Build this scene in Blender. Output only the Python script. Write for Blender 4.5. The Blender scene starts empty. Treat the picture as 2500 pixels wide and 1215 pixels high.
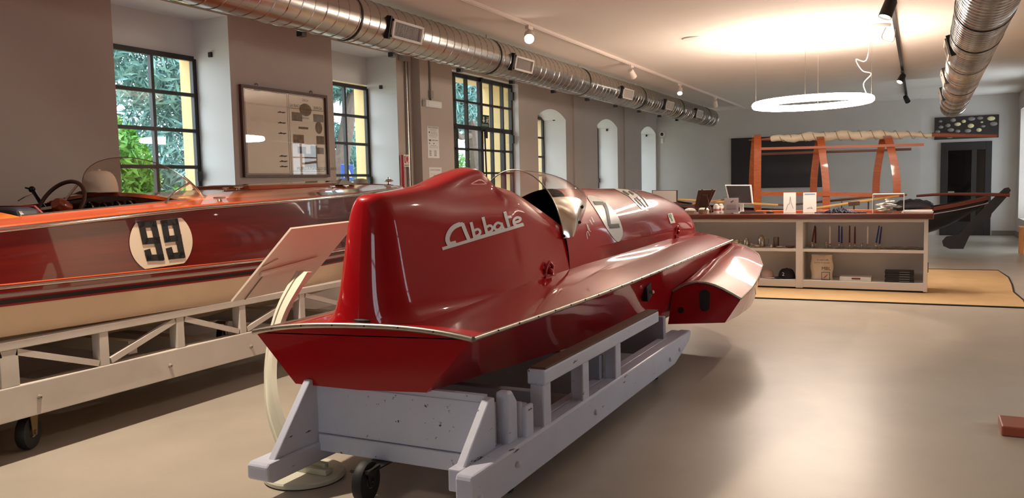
import bpy, bmesh, math, random
from mathutils import Vector, Matrix
from mathutils.bvhtree import BVHTree
R = random.Random(7)
S = bpy.context.scene
COL = S.collection
pi = math.pi
V = Vector

# ------------------------------------------------------------------ camera
F_PX, YAW, PITCH, ROLL, EYE = 2000.0, 0.4617, 0.07834, -0.02218, 1.40
_fw = V((-math.sin(YAW)*math.cos(PITCH), math.cos(YAW)*math.cos(PITCH), -math.sin(PITCH)))
_r = V((math.cos(YAW), math.sin(YAW), 0)); _u = _r.cross(_fw)
_c, _s = math.cos(ROLL), math.sin(ROLL)
CR, CU = _c*_r + _s*_u, -_s*_r + _c*_u
CO = V((0, 0, EYE))
cam = bpy.data.cameras.new('camera'); cam_o = bpy.data.objects.new('camera', cam); COL.objects.link(cam_o)
cam.sensor_width = 36.0; cam.lens = F_PX/2500*36.0; cam.clip_start = .05; cam.clip_end = 300
m = Matrix((CR, CU, -_fw)).transposed().to_4x4(); m.translation = CO
cam_o.matrix_world = m
S.camera = cam_o

def ray(px, py): return CR*((px-1250)/F_PX) - CU*((py-607.5)/F_PX) + _fw
def at(px, py, X=None, Y=None, Z=None):
    """point where the line of sight through a photo pixel meets a plane of the room"""
    d = ray(px, py)
    t = (X-CO.x)/d.x if X is not None else (Y-CO.y)/d.y if Y is not None else (Z-CO.z)/d.z
    return CO + d*t

# ------------------------------------------------------------------ world, exposure
W = bpy.data.worlds.new('sky'); S.world = W; W.use_nodes = True
bg = W.node_tree.nodes['Background']
bg.inputs[0].default_value = (.80, .89, 1.0, 1); bg.inputs[1].default_value = 4.6
S.view_settings.view_transform = 'Standard'; S.view_settings.look = 'None'
S.view_settings.exposure = 0.42; S.view_settings.gamma = 1.0; S.view_settings.use_curve_mapping = False
RING_STRENGTH = 54.0
SPOT_W = 60.0
WARM = (1.0, .85, .71)

# ------------------------------------------------------------------ materials
def lin(c): return tuple(((v/255)/12.92 if v/255 <= .04045 else ((v/255+.055)/1.055)**2.4) for v in c)
MATS = {}
def mat(name, rgb, rough=.5, metal=0, spec=.5, coat=0, var=0, vscale=6, bump=0, bscale=40, stretch=None, rgb2=None, trans=0, coat_rough=.05):
    if name in MATS: return MATS[name]
    M = bpy.data.materials.new(name); M.use_nodes = True; nt = M.node_tree; N = nt.nodes; L = nt.links
    B = N['Principled BSDF']
    c = lin(rgb)
    B.inputs['Base Color'].default_value = (*c, 1)
    B.inputs['Roughness'].default_value = rough; B.inputs['Metallic'].default_value = metal
    B.inputs['Specular IOR Level'].default_value = spec
    B.inputs['Coat Weight'].default_value = coat; B.inputs['Coat Roughness'].default_value = coat_rough
    B.inputs['Transmission Weight'].default_value = trans
    tc = mp = None
    if var or bump or rgb2:
        tc = N.new('ShaderNodeTexCoord'); mp = N.new('ShaderNodeMapping'); L.new(tc.outputs['Object'], mp.inputs[0])
        if stretch: mp.inputs['Scale'].default_value = stretch
    if var or rgb2:
        nz = N.new('ShaderNodeTexNoise'); nz.inputs['Scale'].default_value = vscale; nz.inputs['Detail'].default_value = 6
        nz.inputs['Roughness'].default_value = .6
        L.new(mp.outputs[0], nz.inputs[0])
        rp = N.new('ShaderNodeValToRGB'); L.new(nz.outputs[0], rp.inputs[0])
        rp.color_ramp.elements[0].position = .3; rp.color_ramp.elements[1].position = .7
        if rgb2: a, b = c, lin(rgb2)
        else: a, b = tuple(v*(1-var) for v in c), tuple(min(1, v*(1+var)) for v in c)
        rp.color_ramp.elements[0].color = (*a, 1); rp.color_ramp.elements[1].color = (*b, 1)
        L.new(rp.outputs[0], B.inputs['Base Color'])
    if bump:
        nb = N.new('ShaderNodeTexNoise'); nb.inputs['Scale'].default_value = bscale; nb.inputs['Detail'].default_value = 3
        L.new(mp.outputs[0], nb.inputs[0])
        bp = N.new('ShaderNodeBump'); bp.inputs['Strength'].default_value = bump; bp.inputs['Distance'].default_value = .01
        L.new(nb.outputs[0], bp.inputs['Height']); L.new(bp.outputs[0], B.inputs['Normal'])
    MATS[name] = M
    return M
def glass(name, tint=(1, 1, 1), ior=1.45, rough=0.0):
    if name in MATS: return MATS[name]
    M = bpy.data.materials.new(name); M.use_nodes = True; nt = M.node_tree; N = nt.nodes; L = nt.links
    N.remove(N['Principled BSDF']); out = N['Material Output']
    t = N.new('ShaderNodeBsdfTransparent'); t.inputs[0].default_value = (*tint, 1)
    g = N.new('ShaderNodeBsdfGlossy'); g.inputs['Roughness'].default_value = rough
    lw = N.new('ShaderNodeLayerWeight'); lw.inputs[0].default_value = .5      # Schlick reflectance, the same from both sides
    pw = N.new('ShaderNodeMath'); pw.operation = 'POWER'; pw.inputs[1].default_value = 5.0; L.new(lw.outputs['Facing'], pw.inputs[0])
    r0 = ((ior-1)/(ior+1))**2
    f = N.new('ShaderNodeMath'); f.operation = 'MULTIPLY_ADD'; f.inputs[1].default_value = 1-r0; f.inputs[2].default_value = r0; L.new(pw.outputs[0], f.inputs[0])
    mx = N.new('ShaderNodeMixShader'); L.new(f.outputs[0], mx.inputs[0]); L.new(t.outputs[0], mx.inputs[1]); L.new(g.outputs[0], mx.inputs[2])
    L.new(mx.outputs[0], out.inputs[0]); MATS[name] = M
    return M
def emit(name, rgb, strength):
    if name in MATS: return MATS[name]
    M = bpy.data.materials.new(name); M.use_nodes = True; nt = M.node_tree; N = nt.nodes
    B = N['Principled BSDF']; B.inputs['Base Color'].default_value = (.8, .8, .8, 1)
    B.inputs['Emission Color'].default_value = (*rgb, 1); B.inputs['Emission Strength'].default_value = strength
    MATS[name] = M
    return M

M_WALL = mat('grey wall paint', (188, 175, 166), .75, var=.03, vscale=2)
M_RECESS = mat('pale recess paint', (222, 220, 218), .75)
M_FARWALL = mat('far wall paint', (200, 195, 190), .75, var=.03, vscale=2)
M_CEIL = mat('ceiling plaster', (236, 226, 216), .85, var=.02, vscale=1)
M_OCHRE = mat('ochre plaster', (224, 194, 140), .85, var=.06, vscale=5)
M_FLOOR = mat('resin floor', (172, 162, 148), .34, var=.09, vscale=1.6, bump=.06, bscale=5, spec=.5)
M_BLACKMETAL = mat('black window steel', (34, 29, 27), .45, var=.15)
M_GLASS = glass('window glass', (.97, 1, .99), 1.5)
M_TINT = glass('tinted windscreen', (.84, .78, .70), 1.5)
M_PLEXI = glass('plexiglass', (.97, .96, .93), 1.45)
M_RED = mat('red lacquer', (162, 11, 21), .35, coat=.8, coat_rough=.035, spec=.06, bump=.012, bscale=9)
M_MAHOG = mat('varnished mahogany', (72, 12, 6), .28, coat=1, coat_rough=.03, rgb2=(100, 22, 10), vscale=3, stretch=(6, .4, 8))
M_MAHOG_L = mat('light varnished deck', (228, 124, 34), .3, coat=.6, coat_rough=.05, rgb2=(198, 96, 22), vscale=3, stretch=(9, .5, 6))
M_COVER = mat('covering board', (158, 58, 22), .28, coat=1, coat_rough=.04, rgb2=(186, 76, 30), vscale=3, stretch=(9, .5, 6))
M_CHROME = mat('chrome', (215, 212, 206), .12, 1)
M_ALU = mat('worn aluminium', (176, 170, 160), .35, 1, var=.12, vscale=30)
M_GALV = mat('galvanised duct', (196, 192, 186), .24, 1, var=.08, vscale=4)
M_BLACK = mat('black', (16, 15, 16), .6)
M_BLACKGLOSS = mat('glossy black', (18, 18, 22), .15)
M_RUBBER = mat('rubber', (24, 23, 24), .6)
M_WHITE = mat('white paint', (232, 230, 226), .45)
M_DECAL_W = mat('white decal', (238, 234, 226), .35)
M_CREAM = mat('cream antifouling', (224, 200, 166), .4, var=.05, vscale=3)
M_TRAIL = mat('chipped white cart paint', (200, 204, 222), .38, var=.05, vscale=5, bump=.12, bscale=22)  # bluish tint of the daylight mixed into the white base colour
def chip(M, rgb, scale=7.0, thr=.665):
    """worn spots and cracks through the paint, long along the beam"""
    nt = M.node_tree; N = nt.nodes; L = nt.links; B = N['Principled BSDF']
    tc = N.new('ShaderNodeTexCoord'); mp = N.new('ShaderNodeMapping'); mp.inputs['Scale'].default_value = (4, .7, 4); L.new(tc.outputs['Object'], mp.inputs[0])
    nz = N.new('ShaderNodeTexNoise'); nz.inputs['Scale'].default_value = scale; nz.inputs['Detail'].default_value = 5; nz.inputs['Roughness'].default_value = .65; L.new(mp.outputs[0], nz.inputs[0])
    rp = N.new('ShaderNodeValToRGB'); rp.color_ramp.elements[0].position = thr; rp.color_ramp.elements[1].position = thr+.012; L.new(nz.outputs[0], rp.inputs[0])
    mx = N.new('ShaderNodeMixRGB'); L.new(rp.outputs[0], mx.inputs[0])
    src = B.inputs['Base Color'].links[0].from_socket; L.new(src, mx.inputs[1]); mx.inputs[2].default_value = (*lin(rgb), 1); L.new(mx.outputs[0], B.inputs['Base Color'])
chip(M_TRAIL, (70, 58, 54))
M_TRAIL_D = mat('grey cart board paint', (150, 152, 166), .45, var=.05, vscale=4)
M_TRAIL99 = mat('cream cart paint', (194, 186, 176), .5, var=.06, vscale=4)
M_STAND = mat('stand paint', (206, 204, 186), .4)
M_STANDPANEL = mat('stand panel', (212, 196, 180), .14, var=.03, vscale=6)
M_ORANGEWOOD = mat('orange varnished wood', (196, 100, 44), .35, coat=.5, rgb2=(168, 78, 32), vscale=4, stretch=(2, 2, 10))
M_DARKWOOD = mat('dark stained wood', (70, 40, 28), .45, rgb2=(92, 54, 38), vscale=6)
M_COUNTERTOP = mat('mahogany worktop', (104, 56, 44), .25, coat=.5, rgb2=(82, 42, 34), vscale=3, stretch=(.5, 8, 8))
M_PALEWOOD = mat('pale ash wood', (226, 182, 112), .45, rgb2=(206, 158, 92), vscale=4)
M_SILVER = mat('silver', (206, 196, 180), .2, 1)
M_NAVY = mat('navy cloth', (24, 26, 40), .8, bump=.2, bscale=200)
M_CAP = mat('cream cotton', (248, 230, 204), .8, bump=.15, bscale=250)
M_DARKVINYL = mat('navy vinyl', (34, 34, 42), .45, bump=.1, bscale=120)
M_PIPING = mat('maroon piping', (110, 30, 34), .5)

# ------------------------------------------------------------------ mesh builder
def catmull(P, n):
    """n points on a smooth curve through P (tuples of any length)"""
    out = []; k = len(P)-1
    for i in range(n):
        t = i/(n-1)*k; j = min(int(t), k-1); u = t-j
        p0, p1, p2, p3 = P[max(j-1, 0)], P[j], P[j+1], P[min(j+2, k)]
        out.append(tuple(.5*((2*b)+(c-a)*u+(2*a-5*b+4*c-d)*u*u+(3*b-a-3*c+d)*u**3) for a, b, c, d in zip(p0, p1, p2, p3)))
    return out
def lerp(tab, x):
    """piecewise linear table [(x, y...)]"""
    if x <= tab[0][0]: return tab[0][1:]
    for a, b in zip(tab, tab[1:]):
        if x <= b[0]:
            u = (x-a[0])/(b[0]-a[0]); return tuple(p+(q-p)*u for p, q in zip(a[1:], b[1:]))
    return tab[-1][1:]

class MB:
    def __init__(s): s.v = []; s.f = []
    def add(s, vs, fs):
        o = len(s.v); s.v += [V(p) for p in vs]; s.f += [tuple(i+o for i in f) for f in fs]; return s
    def bx(s, x0, x1, y0, y1, z0, z1):
        return s.add([(x0,y0,z0),(x1,y0,z0),(x1,y1,z0),(x0,y1,z0),(x0,y0,z1),(x1,y0,z1),(x1,y1,z1),(x0,y1,z1)],
                     [(0,3,2,1),(4,5,6,7),(0,1,5,4),(1,2,6,5),(2,3,7,6),(3,0,4,7)])
    def box(s, c, size, rot=None):
        c = V(c); h = V(size)/2; M = rot or Matrix.Identity(3); o = []
        for dz in (-1, 1):
            for dx, dy in ((-1,-1),(1,-1),(1,1),(-1,1)): o.append(c + M @ V((dx*h.x, dy*h.y, dz*h.z)))
        return s.add(o, [(0,3,2,1),(4,5,6,7),(0,1,5,4),(1,2,6,5),(2,3,7,6),(3,0,4,7)])
    def beam(s, p, q, w, h, up=(0,0,1)):
        p, q = V(p), V(q); d = (q-p); L = d.length; d.normalize(); sd = d.cross(V(up))
        if sd.length < 1e-4: sd = d.cross(V((0,1,0)))
        sd.normalize(); uu = sd.cross(d)
        return s.box((p+q)/2, (w, L, h), Matrix((sd, d, uu)).transposed())
    def tube(s, pts, r, n=8, cap=True, closed=False):
        P = [V(p) for p in pts]; k = len(P); rs = r if isinstance(r, (list, tuple)) else [r]*k
        ref = None; vs = []
        for i in range(k):
            a = P[i-1] if (i or closed) else P[i]; b = P[(i+1) % k] if (i < k-1 or closed) else P[i]
            t = (b-a).normalized()
            if ref is None:
                ref = t.cross(V((0,0,1)));
                if ref.length < 1e-3: ref = t.cross(V((1,0,0)))
            ref = (ref - t*ref.dot(t)).normalized(); bi = t.cross(ref)
            for j in range(n):
                an = 2*pi*j/n; vs.append(P[i] + (ref*math.cos(an)+bi*math.sin(an))*rs[i])
        fs = []
        for i in range(k if closed else k-1):
            i2 = (i+1) % k
            for j in range(n): fs.append((i*n+j, i*n+(j+1) % n, i2*n+(j+1) % n, i2*n+j))
        if cap and not closed: fs += [tuple(reversed(range(n))), tuple(range((k-1)*n, k*n))]
        return s.add(vs, fs)
    def lathe(s, prof, c=(0,0,0), n=20, M=None, cap=True):
        M = M or Matrix.Identity(3); c = V(c); vs = []
        for r, z in prof:
            for j in range(n): vs.append(c + M @ V((r*math.cos(2*pi*j/n), r*math.sin(2*pi*j/n), z)))
        fs = []
        for i in range(len(prof)-1):
            for j in range(n): fs.append((i*n+j, i*n+(j+1) % n, (i+1)*n+(j+1) % n, (i+1)*n+j))
        if cap: fs += [tuple(reversed(range(n))), tuple(range((len(prof)-1)*n, len(prof)*n))]
        return s.add(vs, fs)
    def prism(s, poly, ax, a, b):
        """polygon of 2-D points extruded along axis ax from a to b; the other two axes in xyz order"""
        def mk(p, t): return {'x': (t, p[0], p[1]), 'y': (p[0], t, p[1]), 'z': (p[0], p[1], t)}[ax]
        n = len(poly); vs = [mk(p, a) for p in poly] + [mk(p, b) for p in poly]
        return s.add(vs, [tuple(range(n)), tuple(range(2*n-1, n-1, -1))] + [(i, (i+1) % n, n+(i+1) % n, n+i) for i in range(n)])
    def plate(s, pts, th):
        """thick plate from a 3-D planar outline"""
        P = [V(p) for p in pts]; n = len(P)
        nn = V((0,0,0))
        for i in range(n): nn += P[i].cross(P[(i+1) % n])
        nn.normalize()
        return s.add([p+nn*th/2 for p in P]+[p-nn*th/2 for p in P],
                     [tuple(range(n)), tuple(range(2*n-1, n-1, -1))] + [(i, (i+1) % n, n+(i+1) % n, n+i) for i in range(n)])
    def grid(s, rows, wrap=False, capa=False, capb=False):
        n = len(rows[0]); vs = [p for r in rows for p in r]; fs = []
        for i in range(len(rows)-1):
            for j in range(n if wrap else n-1):
                fs.append((i*n+j, i*n+(j+1) % n, (i+1)*n+(j+1) % n, (i+1)*n+j))
        if capa: fs.append(tuple(reversed(range(n))))
        if capb: fs.append(tuple(range((len(rows)-1)*n, len(rows)*n)))
        return s.add(vs, fs)
    def ball(s, c, r, n=10, k=7):
        c = V(c); rr = V(r) if isinstance(r, (tuple, list)) else V((r, r, r)); rows = []
        for i in range(k+1):
            a = -pi/2 + pi*i/k; cr = max(math.cos(a), .02)
            rows.append([c + V((rr.x*cr*math.cos(2*pi*j/n), rr.y*cr*math.sin(2*pi*j/n), rr.z*math.sin(a))) for j in range(n)])
        return s.grid(rows, True, True, True)
    def build(s, name, M, parent=None, smooth=None, bevel=0, seg=2, recalc=True, solid=0, soff=-1):
        me = bpy.data.meshes.new(name)
        off = V((0,0,0))
        p = parent
        while p is not None: off += V(p.location); p = p.parent
        me.from_pydata([v-off for v in s.v], [], s.f)
        if recalc:
            bm = bmesh.new(); bm.from_mesh(me); bmesh.ops.recalc_face_normals(bm, faces=bm.faces); bm.to_mesh(me); bm.free()
        ms = M if isinstance(M, (list, tuple)) else [M]
        for x in ms: me.materials.append(x)
        if smooth is not None:
            for pl in me.polygons: pl.use_smooth = True
            me.set_sharp_from_angle(angle=math.radians(smooth))
        o = bpy.data.objects.new(name, me); COL.objects.link(o)
        if parent is not None: o.parent = parent
        if solid:
            md = o.modifiers.new('thickness', 'SOLIDIFY'); md.thickness = solid; md.offset = soff
        if bevel:
            md = o.modifiers.new('bevel', 'BEVEL'); md.width = bevel; md.segments = seg; md.limit_method = 'ANGLE'; md.angle_limit = math.radians(40)
        return o
def tag(o, label, cat, group=None):
    o['label'] = label; o['category'] = cat
    if group: o['group'] = group
    return o
def thing(name, label, cat, loc=(0,0,0), group=None):
    o = bpy.data.objects.new(name, None); COL.objects.link(o); o.location = loc; o.empty_display_size = .1
    return tag(o, label, cat, group)
def struct(o, label=None):
    o['kind'] = 'structure'
    if label: o['label'] = label
    return o
def sroot(name, label, loc=(0,0,0)):
    o = bpy.data.objects.new(name, None); COL.objects.link(o); o.location = loc
    return struct(o, label)
def dup(root, delta):
    """copy of a thing, its parts and their sub-parts, moved by delta"""
    def cp(o, par):
        c = o.copy(); COL.objects.link(c); c.parent = par
        for ch in list(o.children): cp(ch, c)
        return c
    c = cp(root, None); c.location = V(root.location) + V(delta)
    return c
# ================================================================== the room
XL, XR, YF, YB, ZC = -6.31, 1.97, 21.53, -3.2, 3.19
XW, XO = -6.80, -7.02                       # window plane, outer wall face
struct(MB().bx(XO, XR+.4, YB-.3, YF+.6, -.12, 0).build('floor', M_FLOOR), 'smooth grey beige resin floor')
struct(MB().bx(XO, XR+.4, YB-.3, YF+.6, ZC, ZC+.15).build('ceiling', M_CEIL), 'plain plastered ceiling')

def arch_pts(y0, y1, zs, za, n=10):
    """segmental arch from (y0,zs) over apex za to (y1,zs)"""
    h = za-zs
    return [(y0+(y1-y0)*i/n, zs+h*(1-(2*i/n-1)**2)) for i in range(n+1)]
# openings in the left wall: y0, y1, sill, head (springing), apex
OPEN = [(4.97, 6.32, .85, 3.17, None), (7.96, 9.31, .85, 3.17, None), (10.66, 13.06, 0, 3.14, None),
        (13.86, 15.20, .85, 2.66, 2.82), (16.99, 18.32, .85, 2.66, 2.82), (20.15, 21.42, .85, 2.66, 2.82)]
def wall_with_openings(mb, xa, xb, ops, ya, yb, zt):
    y = ya
    for (y0, y1, sill, hd, ap) in ops:
        mb.bx(xa, xb, y, y0, 0, zt)
        if sill > 0: mb.bx(xa, xb, y0, y1, 0, sill)
        if ap:
            for (p, q) in zip(arch_pts(y0, y1, hd, ap), arch_pts(y0, y1, hd, ap)[1:]):
                mb.prism([p, q, (q[0], zt), (p[0], zt)], 'x', xa, xb)
        elif zt > hd: mb.bx(xa, xb, y0, y1, hd, zt)
        y = y1
    mb.bx(xa, xb, y, yb, 0, zt)
    return mb
wl = struct(wall_with_openings(MB(), XW-.05, XL, OPEN, YB, YF, ZC).build('wall_left', M_WALL), 'grey plastered wall with deep window recesses')
OUT = [(a+.0, b, s if s else 0, min(h, 2.80) if i != 2 else 3.14, None) for i, (a, b, s, h, p) in enumerate(OPEN)]
struct(wall_with_openings(MB(), XO, XW-.052, OUT, YB, YF+.5, 4.2).build('wall_left_outside', M_OCHRE), 'ochre outer face and reveals of the window wall')
# wall filler above each window inside its recess
mb = MB()
for i, (a, b, s, h, p) in enumerate(OPEN):
    if i != 2: mb.bx(XW-.04, XW+.0, a, b, 2.80, ZC)
mb.build('lintel_panel', M_RECESS, wl)
wl.data.materials.append(M_RECESS)
for pl in wl.data.polygons:                       # the reveals of the recesses are painted paler than the wall
    c_ = pl.center
    if abs(pl.normal.x) < .5 and c_.x < XL-.01 and any(a-.01 < c_.y < b+.01 for a, b, *_ in OPEN): pl.material_index = 1
mb = MB().bx(XW-.05, -6.49, 13.045, 13.0595, 0, 3.13).bx(XW-.05, -6.49, 10.6605, 10.675, 0, 3.13).bx(XW-.05, -6.49, 10.675, 13.045, 3.125, 3.1395)
mb.build('door_reveal', M_OCHRE, wl)
# pilaster beside the french door, shallow pilasters between the far windows
MB().bx(XL-.02, XL+.135, 9.68, 10.56, 0, ZC).build('pilaster', M_WALL, wl)
for y0, y1 in ((15.55, 15.95), (18.75, 19.15)): MB().bx(XL-.02, XL+.04, y0, y1, 0, ZC).build('pilaster', M_WALL, wl)

# far wall: two sections, the right one a little deeper
wf = struct(MB().bx(XO, .02, YF, YF+.5, 0, ZC).bx(.02, XR+.4, YF+.12, YF+.5, 0, ZC).build('wall_far', M_FARWALL), 'grey end wall of the hall')
struct(MB().bx(1.5, XR, YF+.095, YF+.12, 0, .11).bx(XR-.02, XR, 19.2, YF+.1, 0, .11).build('baseboard_right', mat('grey skirting', (120, 112, 104), .6)), 'low grey skirting in the right corner')
ROP = [(5.0, 5.8, .3, 2.85, None), (16.6, 18.0, .3, 2.85, None), (19.9, 21.2, .42, 2.8, None)]
struct(wall_with_openings(MB(), XR, XR+.4, ROP, YB, YF+.1, ZC).build('wall_right', M_WALL), 'grey wall on the right with tall windows')
struct(MB().bx(XO, -2.9, YB-.3, YB, 0, ZC).bx(-1.7, XR+.4, YB-.3, YB, 0, ZC).bx(-2.9, -1.7, YB-.3, YB, 0, .8).bx(-2.9, -1.7, YB-.3, YB, 2.7, ZC).build('wall_back', M_WALL), 'grey wall behind the viewer')

def grid_window(name, label, x, ys, zs, bar=.035, fr=.05, dep=.045, mg=M_GLASS):
    """steel window: ys, zs are bar centre lines, first and last are the outer frame"""
    r = sroot(name, label, (x, (ys[0]+ys[-1])/2, zs[0]))
    b = MB()
    for i, y in enumerate(ys):
        w = fr if i in (0, len(ys)-1) else bar
        b.bx(x-dep/2, x+dep/2, y-w/2, y+w/2, zs[0], zs[-1])
    for i, z in enumerate(zs):
        w = fr if i in (0, len(zs)-1) else bar
        b.bx(x-dep/2*.96, x+dep/2*.96, ys[0], ys[-1], z-w/2, z+w/2)
    b.build('window_frame', M_BLACKMETAL, r)
    for y0, y1 in zip(ys, ys[1:]):
        for z0, z1 in zip(zs, zs[1:]):
            MB().bx(x-.003, x+.003, y0+.012, y1-.012, z0+.012, z1-.012).build('pane', mg, r)
    return r
ZR = [.87, 1.26, 1.655, 2.03, 2.40, 2.775]
w1 = grid_window('window_1', 'black steel grid window behind the steering wheel of the wooden boat', XW, [5.0, 5.30, 5.765, 6.295], ZR)
w2 = grid_window('window_2', 'black steel grid window right of the framed poster', XW, [7.99, 8.36, 8.80, 9.285], [.87, 1.2, 1.57, 1.99, 2.36, 2.75])
w3 = grid_window('window_3', 'narrow view of steel window in the first arched recess past the glazed door', XW, [13.89, 14.3, 14.72, 15.17], [.87, 1.2, 1.57, 1.94, 2.32, 2.70])
w4 = grid_window('window_4', 'narrow view of steel window in the middle arched recess', XW, [17.02, 17.4, 17.85, 18.29], [.87, 1.2, 1.57, 1.94, 2.32, 2.70])
w5 = grid_window('window_5', 'steel window in the arched recess nearest the far corner', XW, [20.18, 20.6, 21.0, 21.39], [.87, 1.2, 1.57, 1.94, 2.32, 2.70])
for r, yy, zz in ((w1, 6.25, 1.56), (w2, 9.25, 1.50), (w3, 15.13, 1.5), (w4, 18.25, 1.45)):
    MB().bx(XW+.02, XW+.06, yy-.02, yy+.04, zz-.05, zz+.05).build('window_catch', M_BLACKMETAL, r)
for i, (a, b, s, h, p) in enumerate(ROP):
    grid_window('window_%d' % (6+i), 'tall daylight window in the right wall, number %d from the back' % (i+1), XR+.33, [a+.02, (a+b)/2, b-.02], [s+.03, 1.1, 1.7, 2.25, h-.03])
r = sroot('window_%d' % (6+len(ROP)), 'window in the wall behind the viewer', (-2.3, YB-.2, .8))
b = MB()
for x in (-2.88, -2.3, -1.72): b.bx(x-.025, x+.025, YB-.22, YB-.18, .8, 2.7)
for z in (.82, 1.45, 2.08, 2.68): b.bx(-2.9, -1.7, YB-.218, YB-.182, z-.02, z+.02)
b.build('window_frame', M_BLACKMETAL, r)
for x0, x1 in ((-2.86, -2.32), (-2.28, -1.74)): MB().bx(x0, x1, YB-.203, YB-.197, .84, 2.66).build('pane', M_GLASS, r)
# roller hooks on the recess reveals
for px, py in ((482, 127), (908, 208), (1338, 289), (1471, 315), (1569, 329)):
    p = at(px, py, X=XL-.25)
    p.y = min(OPEN, key=lambda o: abs(o[1]-p.y))[1]-.012
    MB().bx(p.x-.02, p.x+.02, p.y-.01, p.y+.012, p.z-.03, p.z+.02).build('reveal_hook', M_BLACKMETAL, wl)

# french door
dr = sroot('door_1', 'glazed black steel double door with small panes onto the garden', (-6.45, 11.9, 0))
YS = [10.70, 11.06, 11.44, 11.90, 12.30, 12.69, 13.03]; ZS = [.05, .45, .84, 1.22, 1.60, 1.975, 2.32, 2.72, 3.11]
b = MB()
for i, y in enumerate(YS):
    w = .06 if i in (0, 6) else .085 if i == 3 else .034
    b.bx(-6.48, -6.42, y-w/2, y+w/2, 0, 3.13)
for i, z in enumerate(ZS):
    w = .07 if z in (2.32, 3.11, .05) else .034
    b.bx(-6.475, -6.425, 10.68, 13.05, z-w/2, z+w/2)
for y in (11.06, 12.69): b.bx(-6.485, -6.41, y-.035, y+.035, 0, 2.30)
b.build('door_frame', M_BLACKMETAL, dr)
for y0, y1 in zip(YS, YS[1:]):
    for z0, z1 in zip(ZS, ZS[1:]): MB().bx(-6.453, -6.447, y0+.012, y1-.012, z0+.012, z1-.012).build('pane', M_GLASS, dr)
for y, z in ((11.04, 2.2), (13.0, 2.2), (12.0, 2.25), (13.02, 2.95), (11.88, 3.16)):
    MB().bx(-6.42, -6.385, y-.03, y+.03, z-.08, z+.06).build('hinge', M_BLACKMETAL, dr)
MB().tube([(-6.40, 11.95, 2.3), (-6.385, 11.95, 1.6), (-6.40, 11.95, .6)], .014, 8).build('bolt_rod', M_BLACKMETAL, dr)
# exit sign on the door
p = at(1184, 296, X=-6.40)
ex = thing('exit_sign', 'green emergency exit sign with white arrow fixed to the glazed door', 'sign', p)
M_GREEN = mat('sign green', (16, 62, 44), .4)
a, c = at(1173, 279, X=-6.40), at(1195, 313, X=-6.40)
MB().bx(-6.408, -6.40, a.y, c.y, c.z, a.z).build('sign_plate', M_GREEN, ex)
h, w = a.z-c.z, c.y-a.y
def yz(u, v): return (-6.398, a.y+w*u, c.z+h*v)
sm = MB()
for poly in ([(.18,.58),(.34,.38),(.50,.58),(.40,.58),(.40,.85),(.28,.85),(.28,.58)], [(.60,.40),(.66,.40),(.70,.55),(.78,.40),(.84,.42),(.78,.60),(.86,.66),(.84,.72),(.72,.72),(.62,.62),(.66,.58),(.68,.60)],
             [(.70,.76),(.78,.76),(.78,.85),(.70,.85)], [(.90,.38),(.95,.38),(.95,.88),(.90,.88)], [(.10,.24),(.9,.24),(.9,.27),(.10,.27)], [(.10,.14),(.9,.14),(.9,.17),(.10,.17)]):
    sm.plate([yz(*q) for q in poly], .003)
sm.build('sign_pictogram', M_DECAL_W, ex)

# dark door in the far wall
d2 = sroot('door_2', 'tall dark brown door with a glass panel in the end wall', (.95, YF+.1, 0))
M_DOOR = mat('dark brown door', (30, 23, 21), .6)
xa, xb, yd = .44, 1.47, YF+.06
MB().bx(xa, xa+.15, yd, yd+.07, 0, 2.15).bx(xb-.13, xb, yd, yd+.07, 0, 2.15).bx(xa+.15, xb-.13, yd, yd+.07, 1.96, 2.15).bx(xa+.15, xb-.13, yd, yd+.07, 0, .32).build('door_leaf', M_DOOR, d2, bevel=.006)
MB().bx(xa+.14, xb-.12, yd+.03, yd+.04, .3, 1.98).build('pane', mat('dark glass', (12, 12, 13), .06), d2)
MB().bx(xb-.40, xb-.30, yd-.005, yd+.05, .32, 1.96).build('stile', mat('dark brown stile', (40, 31, 28), .5), d2)
MB().bx(xa+.16, xa+.29, yd-.03, yd, .98, 1.02).build('door_handle', M_ALU, d2)

# ================================================================== garden seen through the windows
struct(MB().bx(-90, XO, -40, 90, -.5, -.35).build('ground_outside', mat('gravel', (196, 186, 166), .9, var=.1)), 'pale gravel ground outside')
M_BARK = mat('bark', (92, 78, 70), .9, var=.25, vscale=12, bump=.5, bscale=20)
M_LEAF = mat('green leaves', (52, 120, 46), .6, rgb2=(120, 178, 84), vscale=2.5)
M_LEAF2 = mat('bright leaves', (96, 150, 52), .6, rgb2=(176, 204, 96), vscale=2.5)
M_NEEDLE = mat('blue green needles', (62, 112, 108), .7, rgb2=(140, 182, 182), vscale=2.5)
def leaves(blobs, n, size, seed, elong=1.6):
    rr = random.Random(seed); mbl = MB(); vs = []; fs = []
    wsum = sum(b[1][0]*b[1][1]*b[1][2] for b in blobs)
    for (c, rad) in blobs:
        for _ in range(max(30, int(n*rad[0]*rad[1]*rad[2]/wsum))):
            while True:
                q = V((rr.uniform(-1,1), rr.uniform(-1,1), rr.uniform(-1,1)))
                if .35 < q.length < 1: break
            p = V(c)+V((q.x*rad[0], q.y*rad[1], q.z*rad[2]))
            a = V((rr.gauss(0,1), rr.gauss(0,1), rr.gauss(0,1))).normalized(); t = a.cross(V((rr.gauss(0,1), rr.gauss(0,1), rr.gauss(0,1)))).normalized()
            s = size*rr.uniform(.6, 1.4); k = len(vs)
            vs += [p-a*s*elong, p+t*s*.5, p+a*s*elong, p-t*s*.5]; fs.append((k, k+1, k+2, k+3))
    mbl.v = vs; mbl.f = fs
    return mbl
def foliage(mbl, M, root):
    o = mbl.build('foliage', M, root, recalc=False); o['kind'] = 'stuff'; return o
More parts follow.
